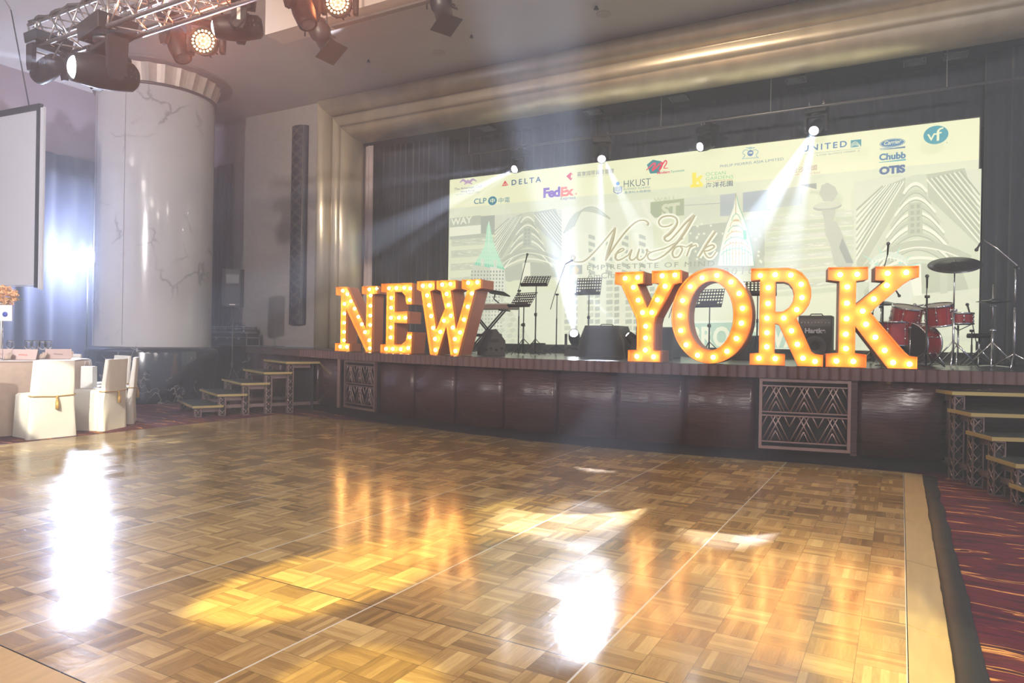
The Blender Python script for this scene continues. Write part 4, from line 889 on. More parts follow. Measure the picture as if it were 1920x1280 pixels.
# square recessed fixtures in the black stage ceiling
for (px, py), lab in zip(((912, 239), (1108, 205), (1274, 184), (1493, 150), (1715, 113), (1792, 102)), ('leftmost', 'second from the left', 'third from the left', 'fourth from the left', 'fifth from the left', 'rightmost')):
    p = atZ(px, py, 6.5); t = thing('ceiling_hatch_light', 'small square glass flood light in the black stage ceiling, %s of six' % lab, 'flood light', (p.x, 14.0, 6.5), group='square flood lights in the stage ceiling')
    MB().box((0, 0, .02), (.34, .30, .08), taper=1.1).build('housing', black, t)
    m = MB()
    for sx, sy, a, b in ((0, -.155, .34, .022), (0, .155, .34, .022), (-.165, 0, .022, .30), (.165, 0, .022, .30)): m.box((sx, sy, -.025), (a, b, .02))
    m.build('frame', alu, t); MB().box((0, 0, -.022), (.29, .27, .008)).build('pane', mat('grey_pane', lin((120, 128, 136)), .15, .3), t)
# ------------------------------------------------------------------ truss with its fixtures, top left
def truss(name, p0, p1, sec, label, rad=.025, step=.42):
    p0, p1 = Vector(p0), Vector(p1); d = (p1-p0); L = d.length; t = thing(name, label, 'truss', p0, math.atan2(d.y, d.x))
    h = sec/2
    for sy, sz in ((-1, -1), (1, -1), (1, 1), (-1, 1)): MB().tube([(0, sy*h, sz*h), (L, sy*h, sz*h)], rad, 10).build('chord', alu, t)
    n = int(L/step)
    for f, (ax, s) in enumerate((('y', -1), ('y', 1), ('z', -1), ('z', 1))):
        m = MB()
        for i in range(n):
            x0 = i*step+.03; x1 = x0+step/2; x2 = x0+step
            for a, b, fl in ((x0, x1, 1), (x1, x2, -1)):
                if ax == 'y': m.tube([(a, s*h, -fl*h), (b, s*h, fl*h)], .010, 5)
                else: m.tube([(a, -fl*h, s*h), (b, fl*h, s*h)], .010, 5)
        m.build('lacing', alu, t)
    m = MB()
    for sy in (-1, 1): m.tube([(0, sy*h, -h), (0, sy*h, h)], .012, 6)
    for sz in (-1, 1): m.tube([(0, -h, sz*h), (0, h, sz*h)], .012, 6)
    m.build('end_frame', alu, t); return t
D = 8.3
def atD(px, py, d): r = ray(px, py); return Vector((0, 0, CAM_H))+r*d
tp = atD(62, 70, 8.7)
TY_, TZ_ = tp.y+.1, tp.z-.02
truss('lighting_truss', (tp.x, TY_, TZ_), (-2.4, TY_, TZ_), .30, 'silver box truss hung across the top left corner, carrying moving heads')
t2 = atD(229, 33, 7.3)
truss('lighting_truss', (t2.x, t2.y, t2.z), (-2.4, t2.y, t2.z), .30, 'nearer silver box truss beginning above the large moving heads')
m = MB(); random.seed(8)
pts = []
for i in range(40):
    x = tp.x+.05+i*.09; pts.append((x, TY_-.17+.02*math.sin(i*1.7), TZ_+.17+.012*math.sin(i*.9)))
m.tube(pts, .022, 7)
for k in range(9):
    x = tp.x+.25+k*.34; m.tube([(x, TY_-.18, TZ_+.19), (x+.02, TY_-.2, TZ_+.1), (x+.05, TY_-.16, TZ_-.02), (x+.09, TY_-.05, TZ_-.12)], .008, 5)
m.tube([(tp.x+.75, TY_-.1, TZ_-.1), (tp.x+.55, TY_-.12, TZ_-.3), (tp.x+.35, TY_-.1, TZ_-.45), (tp.x+.1, TY_, TZ_-.55)], .012, 5)
tag(m.build('power_cable', mat('black_cable', (.02, .02, .02), .6)), 'thick black power cable tied along the far silver truss with loops hanging', 'cable')
def hang(px_lens, dd, tgt, lab, s, **kw):
    L = atD(*px_lens, dd); d = Vector(tgt).normalized(); piv = L-d*.2*s
    return moving_head('moving_head', (piv.x, piv.y, piv.z+.35*s), True, d, lab, s=s, group='moving heads on the silver trusses', **kw)
lw = ('lens_beam', (.80, .84, 1.0), 14.0)
r1 = RM @ Vector((-1, -.14, 1.2)); t, pv, d = hang((141, 126), 7.2, r1, 'large moving head under the silver truss, thin beam to the left edge', 1.5, lens=lw); beam(pv, d, 20000, 5, off=.43)
r2 = RM @ Vector((-1, -.1, .5)); t, pv, d = hang((151, 121), 7.9, r2, 'moving head tucked behind the large one near the end of the silver truss', 1.3, lens=lw)
r3 = RM @ Vector((-1, -.25, -.6)); t, pv, d = hang((74, 142), 8.7, r3, 'dark unlit moving head at the far left end of the silver truss', 1.1, lens=('lens_dark', (.1, .1, .12), .2))
r4 = RM @ Vector((-1, -.16, .33)); t, pv, d = hang((406, 52), 7.3, r4, 'moving head with pale badge on its yoke, thin beam passing left over the red lamp', 1.15, lens=lw, brand=True); beam(pv, d, 26000, 5, off=.34)
r5 = RM @ Vector((.42, -1, .2)); t, pv, d = hang((343, 108), 7.9, r5, 'narrow dark moving head hanging head-down left of the round red lamp', 1.0, lens=('lens_dark', None, 0))
def wash(px, dd, tgt, lab, s):
    L = atD(*px, dd); d = Vector(tgt).normalized(); piv = L-d*.11*s
    t, pv, d = moving_head('led_wash_head', (piv.x, piv.y, piv.z+.33*s), True, d, lab, s=s, wash=True, group='round led wash lamps glowing orange red')
    lamp('wash_lamp', 'SPOT', L+d*.05, 300, (1.0, .22, .08), L+d, spot_size=R_(120), spot_blend=.8, shadow_soft_size=.12)
wash((381, 77), 7.8, RM @ Vector((.10, -.10, 1)), 'round led wash lamp with glowing amber dots and orange-red halo, above the column', 1.0)
wash((633, 4), 7.6, RM @ Vector((.02, -.12, 1)), 'round led wash lamp with amber dots cut by the top edge of the picture', 1.0)
r6 = RM @ Vector((.35, -1, .2)); hang((577, 44), 7.4, r6, 'dark moving head with ribbed back hanging at the top edge beside the cut-off red lamp', 1.05, lens=('lens_dark', None, 0))
# profile spotlights hung from the trough rail
for (a, b), lab in (((592, 45), (622, 98)), 'black profile spotlight hanging from the ceiling trough, tilted, nearer the column'), (((823, -6), (837, 46)), 'black profile spotlight hanging from the ceiling trough, nearer the arch'):
    P0 = atD(*a, 9.0); P1 = atD(*b, 8.85); d = (P1-P0).normalized(); t = thing('profile_spotlight', lab, 'spotlight', P0); L = (P1-P0).length; H = look(d)
    Z5 = Matrix.Diagonal((1.2, 1.2, 1, 1))
    o = MB().lathe([(0, .02), (.09, .02), (.115, -.03), (.115, -L*.32), (.095, -L*.34), (.095, -L*.92), (.10, -L*.92), (.10, -L), (.085, -L), (.085, -L*.9), (0, -L*.9)], 20, Z5).build('barrel', black, t); o.matrix_local = H
    o2 = MB().box((0, 0, -L), (.31, .31, .010)).build('colour_frame', black, o)
    o3 = MB()
    for k, z in enumerate((-L*.1, -L*.3)):
        for sx in (-1, 1): o3.box((sx*.19, .03*k, z), (.09, .012, .03))
    o3.build('shutter_blade', black, o)
    m = MB().tube([(-.19, 0, -.12), (-.19, 0, .12), (.19, 0, .12), (.19, 0, -.12)], .012, 6).tube([(0, 0, .12), (0, 0, CEIL-P0.z)], .014, 6)
    m.build('yoke', black, t)
# ------------------------------------------------------------------ column sconce, projection screen, follow lamp
def sconce():
    p = atY(562, 237, 12.74); q = atY(556, 608, 12.74); x = (p.x+q.x)/2; z0, z1 = q.z, p.z; t = thing('lattice_wall_lamp', 'tall narrow dark wall lamp with crossed metal lattice on the stone wall beside the arch', 'wall lamp', (x, 12.74, (z0+z1)/2)); h = (z1-z0)/2
    m = MB(); vs = []; n = 14
    for z in (-h, h):
        for i in range(n+1): a = math.pi*i/n; vs.append((-.27*math.cos(a), -.17*math.sin(a)+.05, z))
    m.add(vs, [(i, i+1, n+2+i, n+1+i) for i in range(n)], True); m.add(vs[:n+1], [tuple(range(n+1))]); m.add(vs[n+1:], [tuple(range(n+1))])
    m.build('shade', mat('smoked_shade', lin((30, 34, 48)), .4, spec=.3, var=.2), t)
    m = MB(); rose = mat('pale_lattice', lin((180, 165, 155)), .3, .7)
    def pt(u, z): a = math.pi*u; return (-.282*math.cos(a), -.182*math.sin(a)+.05, z)
    k = 17; s = 2*h/k
    for i in range(k):
        for sgn in (0, 1):
            for (ua, ub) in ((.28, .72),):
                a, b = (ua, ub) if sgn == 0 else (ub, ua)
                m.tube([pt(a+(b-a)*j/6, -h+s*i+s*j/6) for j in range(7)], .0045, 4)
                m.tube([pt(a+(b-a)*j/6+.07, -h+s*i+s*j/6) for j in range(7)], .0035, 4)
    m.tube([pt(.76, -h), pt(.76, h)], .009, 5)
    m.build('lattice', rose, t)
sconce()
def proj_screen():
    A = atX(78, 195, -13.5); Bz = atX(80, 540, -13.5).z; h = Vector((-2.48, -.24, 0)).normalized(); Wd = 3.3; H = A.z-Bz
    t = thing('projection_screen', 'pale grey projection screen in a black frame hanging at the far left', 'projection screen', A, math.atan2(h.y, h.x))
    # local: x to the left along the screen, z up; viewers are on the +y side after the turn
    MB().box((Wd/2+.03, 0, -H/2), (Wd-.06, .02, H-.12)).build('fabric', mat('screen_fabric', lin((205, 204, 212)), .75, var=.02), t)
    m = MB().box((Wd/2, 0, -.05), (Wd, .07, .11)); m.build('top_rail', black, t)
    m = MB().box((.04, 0, -H/2-.02), (.09, .07, H-.05)); m.build('side_rail', black, t)
    m = MB().box((-.045, .0, -H/2-.05), (.05, .06, H-.05)).box((-.085, 0, -H/2-.05), (.02, .04, H-.02)); m.build('cable_track', mat('white_track', lin((215, 215, 222)), .4), t)
    MB().box((Wd/2+.03, 0, -H+.04), (Wd-.06, .03, .02)).build('bottom_bar', mat('screen_bar', lin((190, 190, 198)), .5), t)
    m = MB().tube([(.35, 0, 0), (.75, .1, CEIL-A.z)], .012, 6); m.build('hanging_strap', black, t)
    m = MB().tube([(2.6, 0, 0), (2.9, .1, CEIL-A.z)], .012, 6); m.build('hanging_strap', black, t)
proj_screen()
def follow_lamp():
    p = atX(165, 480, -16.45); t = thing('stand_lamp', 'dazzling white lamp on a tall thin stand left of the marble column', 'stand lamp', (p.x, p.y, 0))
    MB().tube([(0, 0, .05), (0, 0, p.z-.3)], .018, 8).build('pole', black, t)
    for k in range(3):
        a = 2*math.pi*k/3+.3; MB().tube([(0, 0, .55), (.38*math.cos(a), .38*math.sin(a), .01)], .012, 6).build('leg', black, t)
    d = (Vector((-3, 1.0, .5))-p).normalized(); H = look(d)
    o = MB().lathe([(0, .22), (.10, .22), (.13, .15), (.15, -.05), (.15, -.1), (.13, -.1), (.13, -.06), (0, -.06)], 24).build('housing', black, t); o.matrix_local = TR((0, 0, p.z)) @ H
    MB().sphere((0, 0, -.08), .148, 8, (1, 1, .2)).build('lens', emat('lens_dazzle', (.88, .93, 1.0), 70.0), o)
    MB().tube([(-.17, 0, 0), (-.17, 0, -.25), (.17, 0, -.25), (.17, 0, 0)], .012, 6).build('yoke', black, t, loc=(0, 0, p.z))
    lamp('stand_spot', 'SPOT', p+d*.2, 900, (.66, .76, 1.0), p+d, spot_size=R_(95), spot_blend=.9, shadow_soft_size=.12)
    lamp('stand_glow', 'POINT', p+d*.3, 1000, (.62, .72, 1.0), shadow_soft_size=.1)
follow_lamp()
# ------------------------------------------------------------------ gobo spots that throw yellow shapes on the parquet (unseen, set behind the camera)
def gobo(loc, tgt, en, ang, col, blend=.25, rad=.02): lamp('yellow_profile_lamp', 'SPOT', loc, en, col, tgt, spot_size=R_(ang), spot_blend=blend, shadow_soft_size=rad)
Y1 = (1.0, .85, .22)
gobo((-3.6, -3.0, 3.8), (-3.05, 3.2, 0), 11000, 8.5, Y1, .5); gobo((-3.4, -3.0, 3.8), (-2.85, 5.0, 0), 9000, 6, Y1, .5)
gobo((.5, -2.5, 5.0), (-1.9, 2.1, 0), 5000, 7, Y1, .4); gobo((3.0, -2.8, 4.0), (-.5, 4.6, 0), 4200, 9, (1.0, .88, .42), .3); gobo((1.2, -2.0, 5.0), (.2, 3.6, 0), 2600, 9, (.9, .95, .35), .3)
gobo((-4.0, -2.0, 5.2), (-10.55, 5.6, .45), 9000, 6, (1.0, .96, .80), .25, .03); gobo((-5.0, -2.5, 5.6), (-10.0, 6.4, 0), 5000, 8, Y1, .4)
# ------------------------------------------------------------------ stage gear
def music_stand(px, py, Y, tilt, yaw, lab, h=None, w_=.5):
    p = atY(px, py, Y); H = p.z-STAGE_Z; t = thing('music_stand', lab, 'music stand', (p.x, Y, STAGE_Z), R_(yaw), group='black perforated music stands')
    nx, ny = 10, 6; W, Hh = w_, .34; cx, cz = W/nx, Hh/ny; m = MB()
    for i in range(nx):
        for j in range(ny):
            x = -W/2+i*cx; z = j*cz; hole = j >= 2 or i < 2 or i >= nx-2
            if j == 0: hole = hole and False
            if not hole: m.add([(x, 0, z), (x+cx, 0, z), (x+cx, 0, z+cz), (x, 0, z+cz)], [(0, 1, 2, 3)]); continue
            r = .37*min(cx, cz); c = (x+cx/2, z+cz/2)
            sq = [(x, z), (x+cx/2, z), (x+cx, z), (x+cx, z+cz/2), (x+cx, z+cz), (x+cx/2, z+cz), (x, z+cz), (x, z+cz/2)]
            oc = [(c[0]+r*math.cos(a), c[1]+r*math.sin(a)) for a in [math.pi*(1.25+.25*k) for k in range(8)]]
            m.add([(a, 0, b) for a, b in sq]+[(a, 0, b) for a, b in oc], [(k, (k+1) % 8, 8+(k+1) % 8, 8+k) for k in range(8)])
    o = m.build('desk', black, t, solid=.004); M_ = TR((0, 0, H)) @ RX(R_(-tilt)) @ TR((0, 0, -Hh/2)); o.matrix_local = M_
    o = MB().box((0, -.03, 0), (W, .06, .006)).box((0, -.06, .012), (W, .005, .025)).build('lip', black, t); o.matrix_local = M_
    MB().tube([(0, .02, .03), (0, .02, H*.55)], .014, 8).tube([(0, .02, H*.5), (0, .02, H-.04)], .010, 8).build('post', black, t)
    MB().sphere((0, -.02, H*.55), .022, 6).box((0, .02, H*.55), (.04, .04, .06)).build('knob', black, t)
    for k in range(3):
        a = 2*math.pi*k/3+.5; MB().tube([(0, .02, .30), (.16*math.cos(a), .02+.16*math.sin(a), .14), (.30*math.cos(a), .02+.30*math.sin(a), .012)], .008, 6).build('leg', black, t)
    return t
music_stand(1005, 527, 11.3, 52, 12, 'black music stand with nearly flat desk, tallest one left of the bright floor lamps')
music_stand(981, 562, 10.9, 38, -14, 'black music stand with tilted desk, lower one beside the keyboard')
music_stand(1104, 537, 12.35, 14, 2, 'black music stand with upright desk, behind the black speaker bin')
music_stand(1330, 559, 12.0, 22, -12, 'black music stand seen through the opening of the letter O')
music_stand(1421, 541, 12.4, 40, 10, 'black music stand partly hidden behind the letter R', w_=.6)
def mic(parent, pos, d, ln=.17, r=.017):
    H = look(Vector(d)*-1); o = MB().lathe([(0, 0), (r*.6, 0), (r*.75, ln*.7), (r*.95, ln*.78), (0, ln*.8)], 12).build('microphone', black, parent); o.matrix_local = TR(pos) @ H
    MB().sphere((0, 0, ln*.92), r*1.45, 8).build('mesh_head', mat('mic_mesh', (.12, .12, .13), .4, .8, bump=.5, bscale=700), o); return o
def mic_stand(base_px, Y, pole_top_y, boom, lab, mat_=None, grp='microphone stands among the band', micd=None):
    """boom: list of pixels at depth Y from the back end to the microphone end"""
    mm = mat_ or black; b = atY(base_px, 640, Y); p = atY(base_px, pole_top_y, Y); t = thing('microphone_stand', lab, 'microphone stand', (b.x, Y, STAGE_Z), group=grp); H = p.z-STAGE_Z
    MB().tube([(0, 0, .03), (0, 0, H*.6)], .013, 8).tube([(0, 0, H*.55), (0, 0, H)], .009, 8).build('pole', mm, t)
    MB().tube([(-.03, 0, H), (.03, 0, H)], .018, 8).build('clutch', black, t)
    for k in range(3):
        a = 2*math.pi*k/3+base_px; MB().tube([(0, 0, .20), (.30*math.cos(a), .30*math.sin(a), .012)], .008, 6).build('leg', mm, t)
    q = [atY(x, y, Y)-Vector((b.x, Y, STAGE_Z)) for x, y in boom]
    MB().tube([tuple(v) for v in q], .007, 6).build('boom', mm, t)
    d = (q[-1]-q[-2]).normalized() if micd is None else Vector(micd)
    mic(t, q[-1], d)
    return t
mic_stand(972, 11.5, 545, [(968, 562), (972, 545), (985, 492)], 'microphone on a boom rising steeply behind the two left music stands')
mic_stand(1043, 12.2, 552, [(1032, 580), (1040, 552), (1060, 495)], 'thin microphone stand in the beam left of the speaker bin', micd=(.75, 0, .35))
mic_stand(1271, 12.6, 566, [(1254, 596), (1262, 570), (1270, 552)], 'black microphone stand between the letters Y and O', micd=(.1, 0, 1))
mic_stand(1654, 10.9, 505, [(1652, 520), (1658, 500), (1664, 478)], 'black microphone standing tall above the letter K', micd=(.05, 0, 1))
mic_stand(1633, 12.4, 588, [(1628, 612), (1640, 575), (1676, 538)], 'black boom stand reaching over the toms from behind the letter K', micd=(.55, 0, -1))
mic_stand(1737, 10.6, 556, [(1737, 575), (1737, 556), (1738, 540)], 'black straight microphone stand in front of the bass drum', micd=(0, 0, 1))
mic_stand(1902, 11.2, 500, [(1913, 508), (1908, 498), (1870, 466), (1843, 448)], 'chrome overhead boom stand at the right edge by the black drape', mat_=chrome, micd=(-.45, 0, -.9))
mic_stand(1822, 12.3, 620, [(1830, 640), (1822, 600), (1819, 590)], 'small microphone stand aimed at the snare drum', micd=(-.25, 0, 1))
# keyboard on its X stand
def keyboard():
    Y = 11.9; p = atY(960, 577, Y); t = thing('keyboard_stand', 'black double-braced keyboard stand behind the letter W', 'keyboard stand', (p.x-.55, Y, STAGE_Z))
    H = p.z-STAGE_Z-.05
    for y in (-.05, .05):
        MB().tube([(-.42, y, .03), (.38, y, H)], .017, 6).build('cross_leg', black, t); MB().tube([(.42, y, .03), (-.38, y, H)], .017, 6).build('cross_leg', black, t)
    for x, z in ((-.42, .03), (.42, .03), (-.38, H), (.38, H)): MB().tube([(x, -.22, z), (x, .22, z)], .016, 6).build('foot_bar' if z < .1 else 'support_bar', black, t)
    MB().tube([(-.28, 0, H*.42), (.32, 0, H*.42)], .03, 8).build('brace', black, t)
    k = thing('keyboard', 'long keyboard with a brownish grey case on the stand behind the letter W', 'keyboard', (p.x-.55, Y, STAGE_Z+H+.018), R_(3)); kb = mat('keyboard_case', lin((120, 100, 92)), .4)
    MB().box((0, 0, .05), (1.2, .34, .1)).build('case', kb, k, bevel=.012)
    m = MB()
    for i in range(36): m.box((-.54+i*.0305, -.10, .104), (.028, .13, .012))
    m.build('white_keys', mat('ivory_key', lin((225, 222, 212)), .3), k); m = MB()
    for i in range(35):
        if i % 7 not in (2, 6): m.box((-.525+i*.0305, -.07, .114), (.014, .08, .012))
    m.build('black_keys', black, k)
    MB().box((.1, .11, .104), (.7, .09, .01)).build('control_panel', black, k)
    q = atY(935, 549, 11.9); s = thing('tablet_stand', 'black tilted tablet on an arm above the keyboard', 'tablet stand', (q.x, 11.85, q.z))
    o = MB().box((0, 0, 0), (.46, .28, .025)).build('tablet', plastic, s, bevel=.01); o.matrix_local = RX(R_(-14)) @ RY(R_(9))
    MB().tube([(-.05, 0, -.02), (-.08, 0, -.12), (.03, 0, -.2), (.05, .0, -.26)], .014, 6).build('arm', black, s)
keyboard()
def wedge(px, Y, yaw, w_, h_, dpt, lab, name='stage_monitor'):
    p = atY(px, 640, Y); t = thing(name, lab, 'stage monitor', (p.x, Y, STAGE_Z), R_(yaw))
    prof = [(-dpt/2, 0), (dpt/2, 0), (dpt/2, h_*.55), (dpt*.12, h_), (-dpt*.18, h_*.95), (-dpt/2, h_*.28)]
    MB().prism(prof, -w_/2, w_/2, RZ(math.pi/2) @ RX(math.pi/2)).build('cabinet', tolex, t, bevel=.015)
    gm = mat('speaker_grille', (.035, .035, .038), .5, .4, bump=.6, bscale=500)
    a = Vector((0, -dpt/2, h_*.28)); b = Vector((0, -dpt*.18, h_*.95)); n = Vector((0, -(b.z-a.z), (b.y-a.y))).normalized()
    # profile runs in y: -d/2 is the listener side
    q0, q1 = a.lerp(b, .06)+n*.006, a.lerp(b, .94)+n*.006; x = w_*.46
    MB().add([(-x, q0.y, q0.z), (x, q0.y, q0.z), (x, q1.y, q1.z), (-x, q1.y, q1.z)], [(0, 1, 2, 3)]).build('grille', gm, t, solid=.006)
    m = MB()
    for sx in (-1, 1): m.box((sx*(w_/2+.004), .02, h_*.55), (.01, .16, .05))
    m.build('side_handle', plastic, t)
    for k in range(4): MB().lathe([(0, 0), (.02, 0), (.02, .012), (0, .012)], 10, TR((w_/2-.0, -.12+.09*k, h_*.2+.03*(k % 2))) @ RY(math.pi/2)).build('fitting', plastic, t)
    return t
wedge(921, 10.7, -52, .52, .46, .44, 'black stage monitor wedge beside the letter W seen from its side')
wedge(1009, 13.2, 10, .3, .22, .25, 'small black monitor wedge at the foot of the led screen left of the speaker bin')
wedge(1398, 12.6, -30, .5, .42, .42, 'black stage monitor seen between the letters O and R')
def bin_box(px, py_top, px0, px1, Y, lab, slope=0.0, handle=True, yaw=0):
    a = atY(px0, 640, Y); b = atY(px1, 640, Y); z = atY(px, py_top, Y).z-STAGE_Z; w_ = b.x-a.x; t = thing('speaker_bin', lab, 'speaker', ((a.x+b.x)/2, Y+.25, STAGE_Z), R_(yaw))
    pr = [(-w_/2, 0), (w_/2, 0), (w_/2-slope*.1, z*.5), (w_/2-slope*.42, z), (-w_/2+slope*.42, z), (-w_/2+slope*.1, z*.5)]
    MB().prism(pr, -.25, .25, RX(math.pi/2)).build('cabinet', tolex, t, bevel=.02)
    MB().prism([(x*.9, y*.86+.03) for x, y in pr], .251, .257, RX(math.pi/2)).build('grille', mat('speaker_grille', None), t)
    if handle: MB().tube([(-.12, 0, z), (-.1, 0, z+.025), (.1, 0, z+.025), (.12, 0, z)], .009, 6).build('handle', plastic, t)
    return t
bin_box(1125, 610, 1082, 1174, 11.3, 'wide black speaker bin with sloping sides between two floor moving heads', .35)
bin_box(1240, 613, 1192, 1262, 11.9, 'plain black speaker box behind the letter Y', 0, False)
def amp():
    Y = 12.5; a = atY(1499, 640, Y); b = atY(1562, 640, Y); z = atY(1530, 592, Y).z-STAGE_Z; w_ = b.x-a.x; t = thing('bass_amplifier', 'black bass amplifier with one round speaker between the letters R and K', 'amplifier', ((a.x+b.x)/2, Y, STAGE_Z))
    MB().box((0, 0, z/2), (w_, .36, z)).build('cabinet', tolex, t, bevel=.02)
    MB().box((0, -.185, z*.84), (w_*.9, .012, z*.16)).build('control_panel', mat('amp_panel', (.05, .05, .055), .3, .5), t)
    for k in range(9): MB().lathe([(0, 0), (.012, 0), (.010, .018), (0, .018)], 10, TR((-w_*.4+w_*.1*k, -.19, z*.84)) @ RX(math.pi/2)).build('knob', alu, t)
    MB().box((0, -.184, z*.37), (w_*.92, .01, z*.66)).build('grille', mat('speaker_grille', None), t)
    c = MB().lathe([(0, -.02), (.06, -.02), (.07, 0), (.17, .0), (.2, -.012), (.215, 0)], 32, TR((0, -.19, z*.33)) @ RX(math.pi/2)).build('speaker_cone', mat('cone', (.06, .06, .065), .5), t)
    # lettering across the top of the grille
    cu = bpy.data.curves.new('t', 'FONT'); cu.body = 'Hartke'; cu.size = .11; cu.extrude = .002; cu.offset = .004; cu.align_x = 'CENTER'
    ob = bpy.data.objects.new('t', cu); C.objects.link(ob); dg = bpy.context.evaluated_depsgraph_get(); me = bpy.data.meshes.new_from_object(ob.evaluated_get(dg)); bpy.data.objects.remove(ob)
    me.materials.clear(); me.materials.append(mat('silver_print', lin((215, 215, 220)), .3)); o = bpy.data.objects.new('maker_name', me); C.objects.link(o); o.parent = t; o.matrix_local = TR((0, -.196, z*.62)) @ RX(math.pi/2)
    MB().tube([(-.1, 0, z), (-.08, 0, z+.03), (.08, 0, z+.03), (.1, 0, z)], .01, 6).build('handle', plastic, t)
amp()
# drums
red = mat('red_drum_shell', lin((150, 40, 44)), .18, coat=.6, var=.15, vscale=6); skin = mat('drum_skin', lin((190, 180, 172)), .45); darkskin = mat('black_drum_head', (.012, .012, .014), .3)
def drum(t, r, h, M, topm=skin, lugs=6, botm=None):
    sh = MB().lathe([(r, 0), (r, h)], 36).build('shell', red, t); sh.matrix_local = M
    for z, mm in ((h+.002, topm), (-.002, botm or skin)): MB().lathe([(0, z), (r*.985, z)], 36).build('drum_head', mm, sh)
    for z in (0, h): MB().lathe([(r+.002, z-.012), (r+.013, z-.012), (r+.013, z+.014), (r, z+.014)], 36).build('hoop', chrome, sh)
    m = MB()
    for k in range(lugs):
        a = 2*math.pi*k/lugs+.3; m.tube([((r+.012)*math.cos(a), (r+.012)*math.sin(a), .0), ((r+.012)*math.cos(a), (r+.012)*math.sin(a), h)], .004, 5)
        for z in (h*.3, h*.7): m.sphere(((r+.008)*math.cos(a), (r+.008)*math.sin(a), z), .016, 6, (1, 1, 1.4))
    m.build('lug', chrome, sh); return sh
def tripod(t, h, mm=chrome, spread=.28, rot=.4, r=.012):
    for k in range(3):
        a = 2*math.pi*k/3+rot; MB().tube([(.012*math.cos(a), .012*math.sin(a), h), (spread*math.cos(a), spread*math.sin(a), .012)], r*.8, 6).build('leg', mm, t)
def drums():
    Y = 11.9
    b = atY(1712, 640, Y); R = .30
    t = thing('bass_drum', 'red bass drum with black front head carrying two red toms', 'bass drum', (b.x, Y, STAGE_Z))
    Mk = TR((0, -.22, R+.02)) @ RZ(R_(28)) @ RX(R_(90)) ; Mk = TR((0, .0, R+.02)) @ RZ(R_(-26)) @ TR((0, .22, 0)) @ RX(R_(90))
    drum(t, R, .42, Mk, darkskin, 8)
    for sx in (-1, 1): MB().tube([(sx*.24, -.05, .25), (sx*.40, -.15, .012)], .010, 6).build('spur', chrome, t)
    def rel(px, py, yy): p = atY(px, py, yy); return p-Vector((b.x, Y, STAGE_Z))
    for px, py, r, h, ti in ((1699, 592, .205, .26, 10), (1761, 590, .18, .28, -6)):
        q = rel(px, py, Y-.05); drum(t, r, h, TR(q) @ RX(R_(12)) @ RY(R_(ti)) @ TR((0, 0, -h/2)), skin, 6)
    q0 = rel(1712, 640, Y); 
    for px in (1708, 1722): q = rel(px, 600, Y+.1); MB().tube([(q.x, q.y, R*1.6), (q.x, q.y, q.z+.06)], .014, 8).build('tom_post', chrome, t)
    q = rel(1722, 572, Y+.1); MB().tube([(q.x-.18, q.y, q.z-.03), (q.x+.2, q.y, q.z+.02)], .013, 6).sphere((q.x-.05, q.y, q.z), .03, 6).build('tom_bracket', chrome, t)
    def base(px, yy): p = atY(px, 640, yy); return (p.x, yy, STAGE_Z)
    f = thing('floor_tom', 'red floor tom half hidden behind the letter K', 'floor tom', base(1672, 11.7)); drum(f, .22, .34, TR((0, 0, .28)), skin, 6)
    for k in range(3): a = 2*math.pi*k/3; MB().tube([(.235*math.cos(a), .235*math.sin(a), .012), (.235*math.cos(a), .235*math.sin(a), .5)], .008, 6).build('leg', chrome, f)
    s = thing('snare_drum', 'shallow red snare drum on a chrome stand at the right of the kit', 'snare drum', base(1796, 12.2)); zz = atY(1796, 607, 12.2).z-STAGE_Z
    drum(s, .19, .15, TR((0, 0, zz)), skin, 8); MB().tube([(0, 0, .1), (0, 0, zz-.02)], .013, 8).build('stand_pole', chrome, s); tripod(s, .3)
    for k in range(3): a = 2*math.pi*k/3; MB().tube([(0, 0, zz-.1), (.16*math.cos(a), .16*math.sin(a), zz-.01)], .008, 6).build('basket_arm', chrome, s)
    cym = mat('dark_cymbal', (.10, .10, .11), .35, .8, var=.3, vscale=9)
    def cymbal(px, py, yy, r, tx, ty, lab, name='crash_cymbal', two=False, mm=cym, top=0.05):
        p = atY(px, py, yy); c = thing(name, lab, 'cymbal', (p.x, yy, STAGE_Z)); h = p.z-STAGE_Z
        o = MB().lathe([(0, .025), (.03, .022), (.05, .008), (r*.6, 0), (r, -.02), (r, -.022), (r*.6, -.003), (.045, .004), (0, .02)], 40).build('cymbal', mm, c); o.matrix_local = TR((0, 0, h)) @ RX(R_(tx)) @ RY(R_(ty))
        if two: o = MB().lathe([(0, -.025), (.05, -.012), (r, .012), (r, .014), (.05, -.008), (0, -.02)], 40).build('bottom_cymbal', mm, c); o.matrix_local = TR((0, 0, h-.03))
        MB().tube([(0, 0, .05), (0, 0, h*.55)], .014, 8).tube([(0, 0, h*.5), (0, 0, h+top)], .009, 8).build('stand_pole', chrome, c)
        for z in (h*.55, h-.08): MB().tube([(-.03, 0, z), (.04, 0, z)], .018, 8).build('wing_nut', chrome, c)
        tripod(c, .34, spread=.33)
        return c
    cymbal(1790, 494, 11.0, .315, 26, 0, 'large dark crash cymbal tilted toward the hall on a chrome stand')
    cymbal(1862, 563, 11.7, .20, 2, 0, 'pair of hi-hat cymbals on a chrome stand against the black drape', 'hi_hat', True, mat('hat_bronze', lin((120, 130, 130)), .3, .9), .22)
    cymbal(1652, 566, 12.6, .22, 12, 4, 'small cymbal behind the letter K left of the toms', 'splash_cymbal')
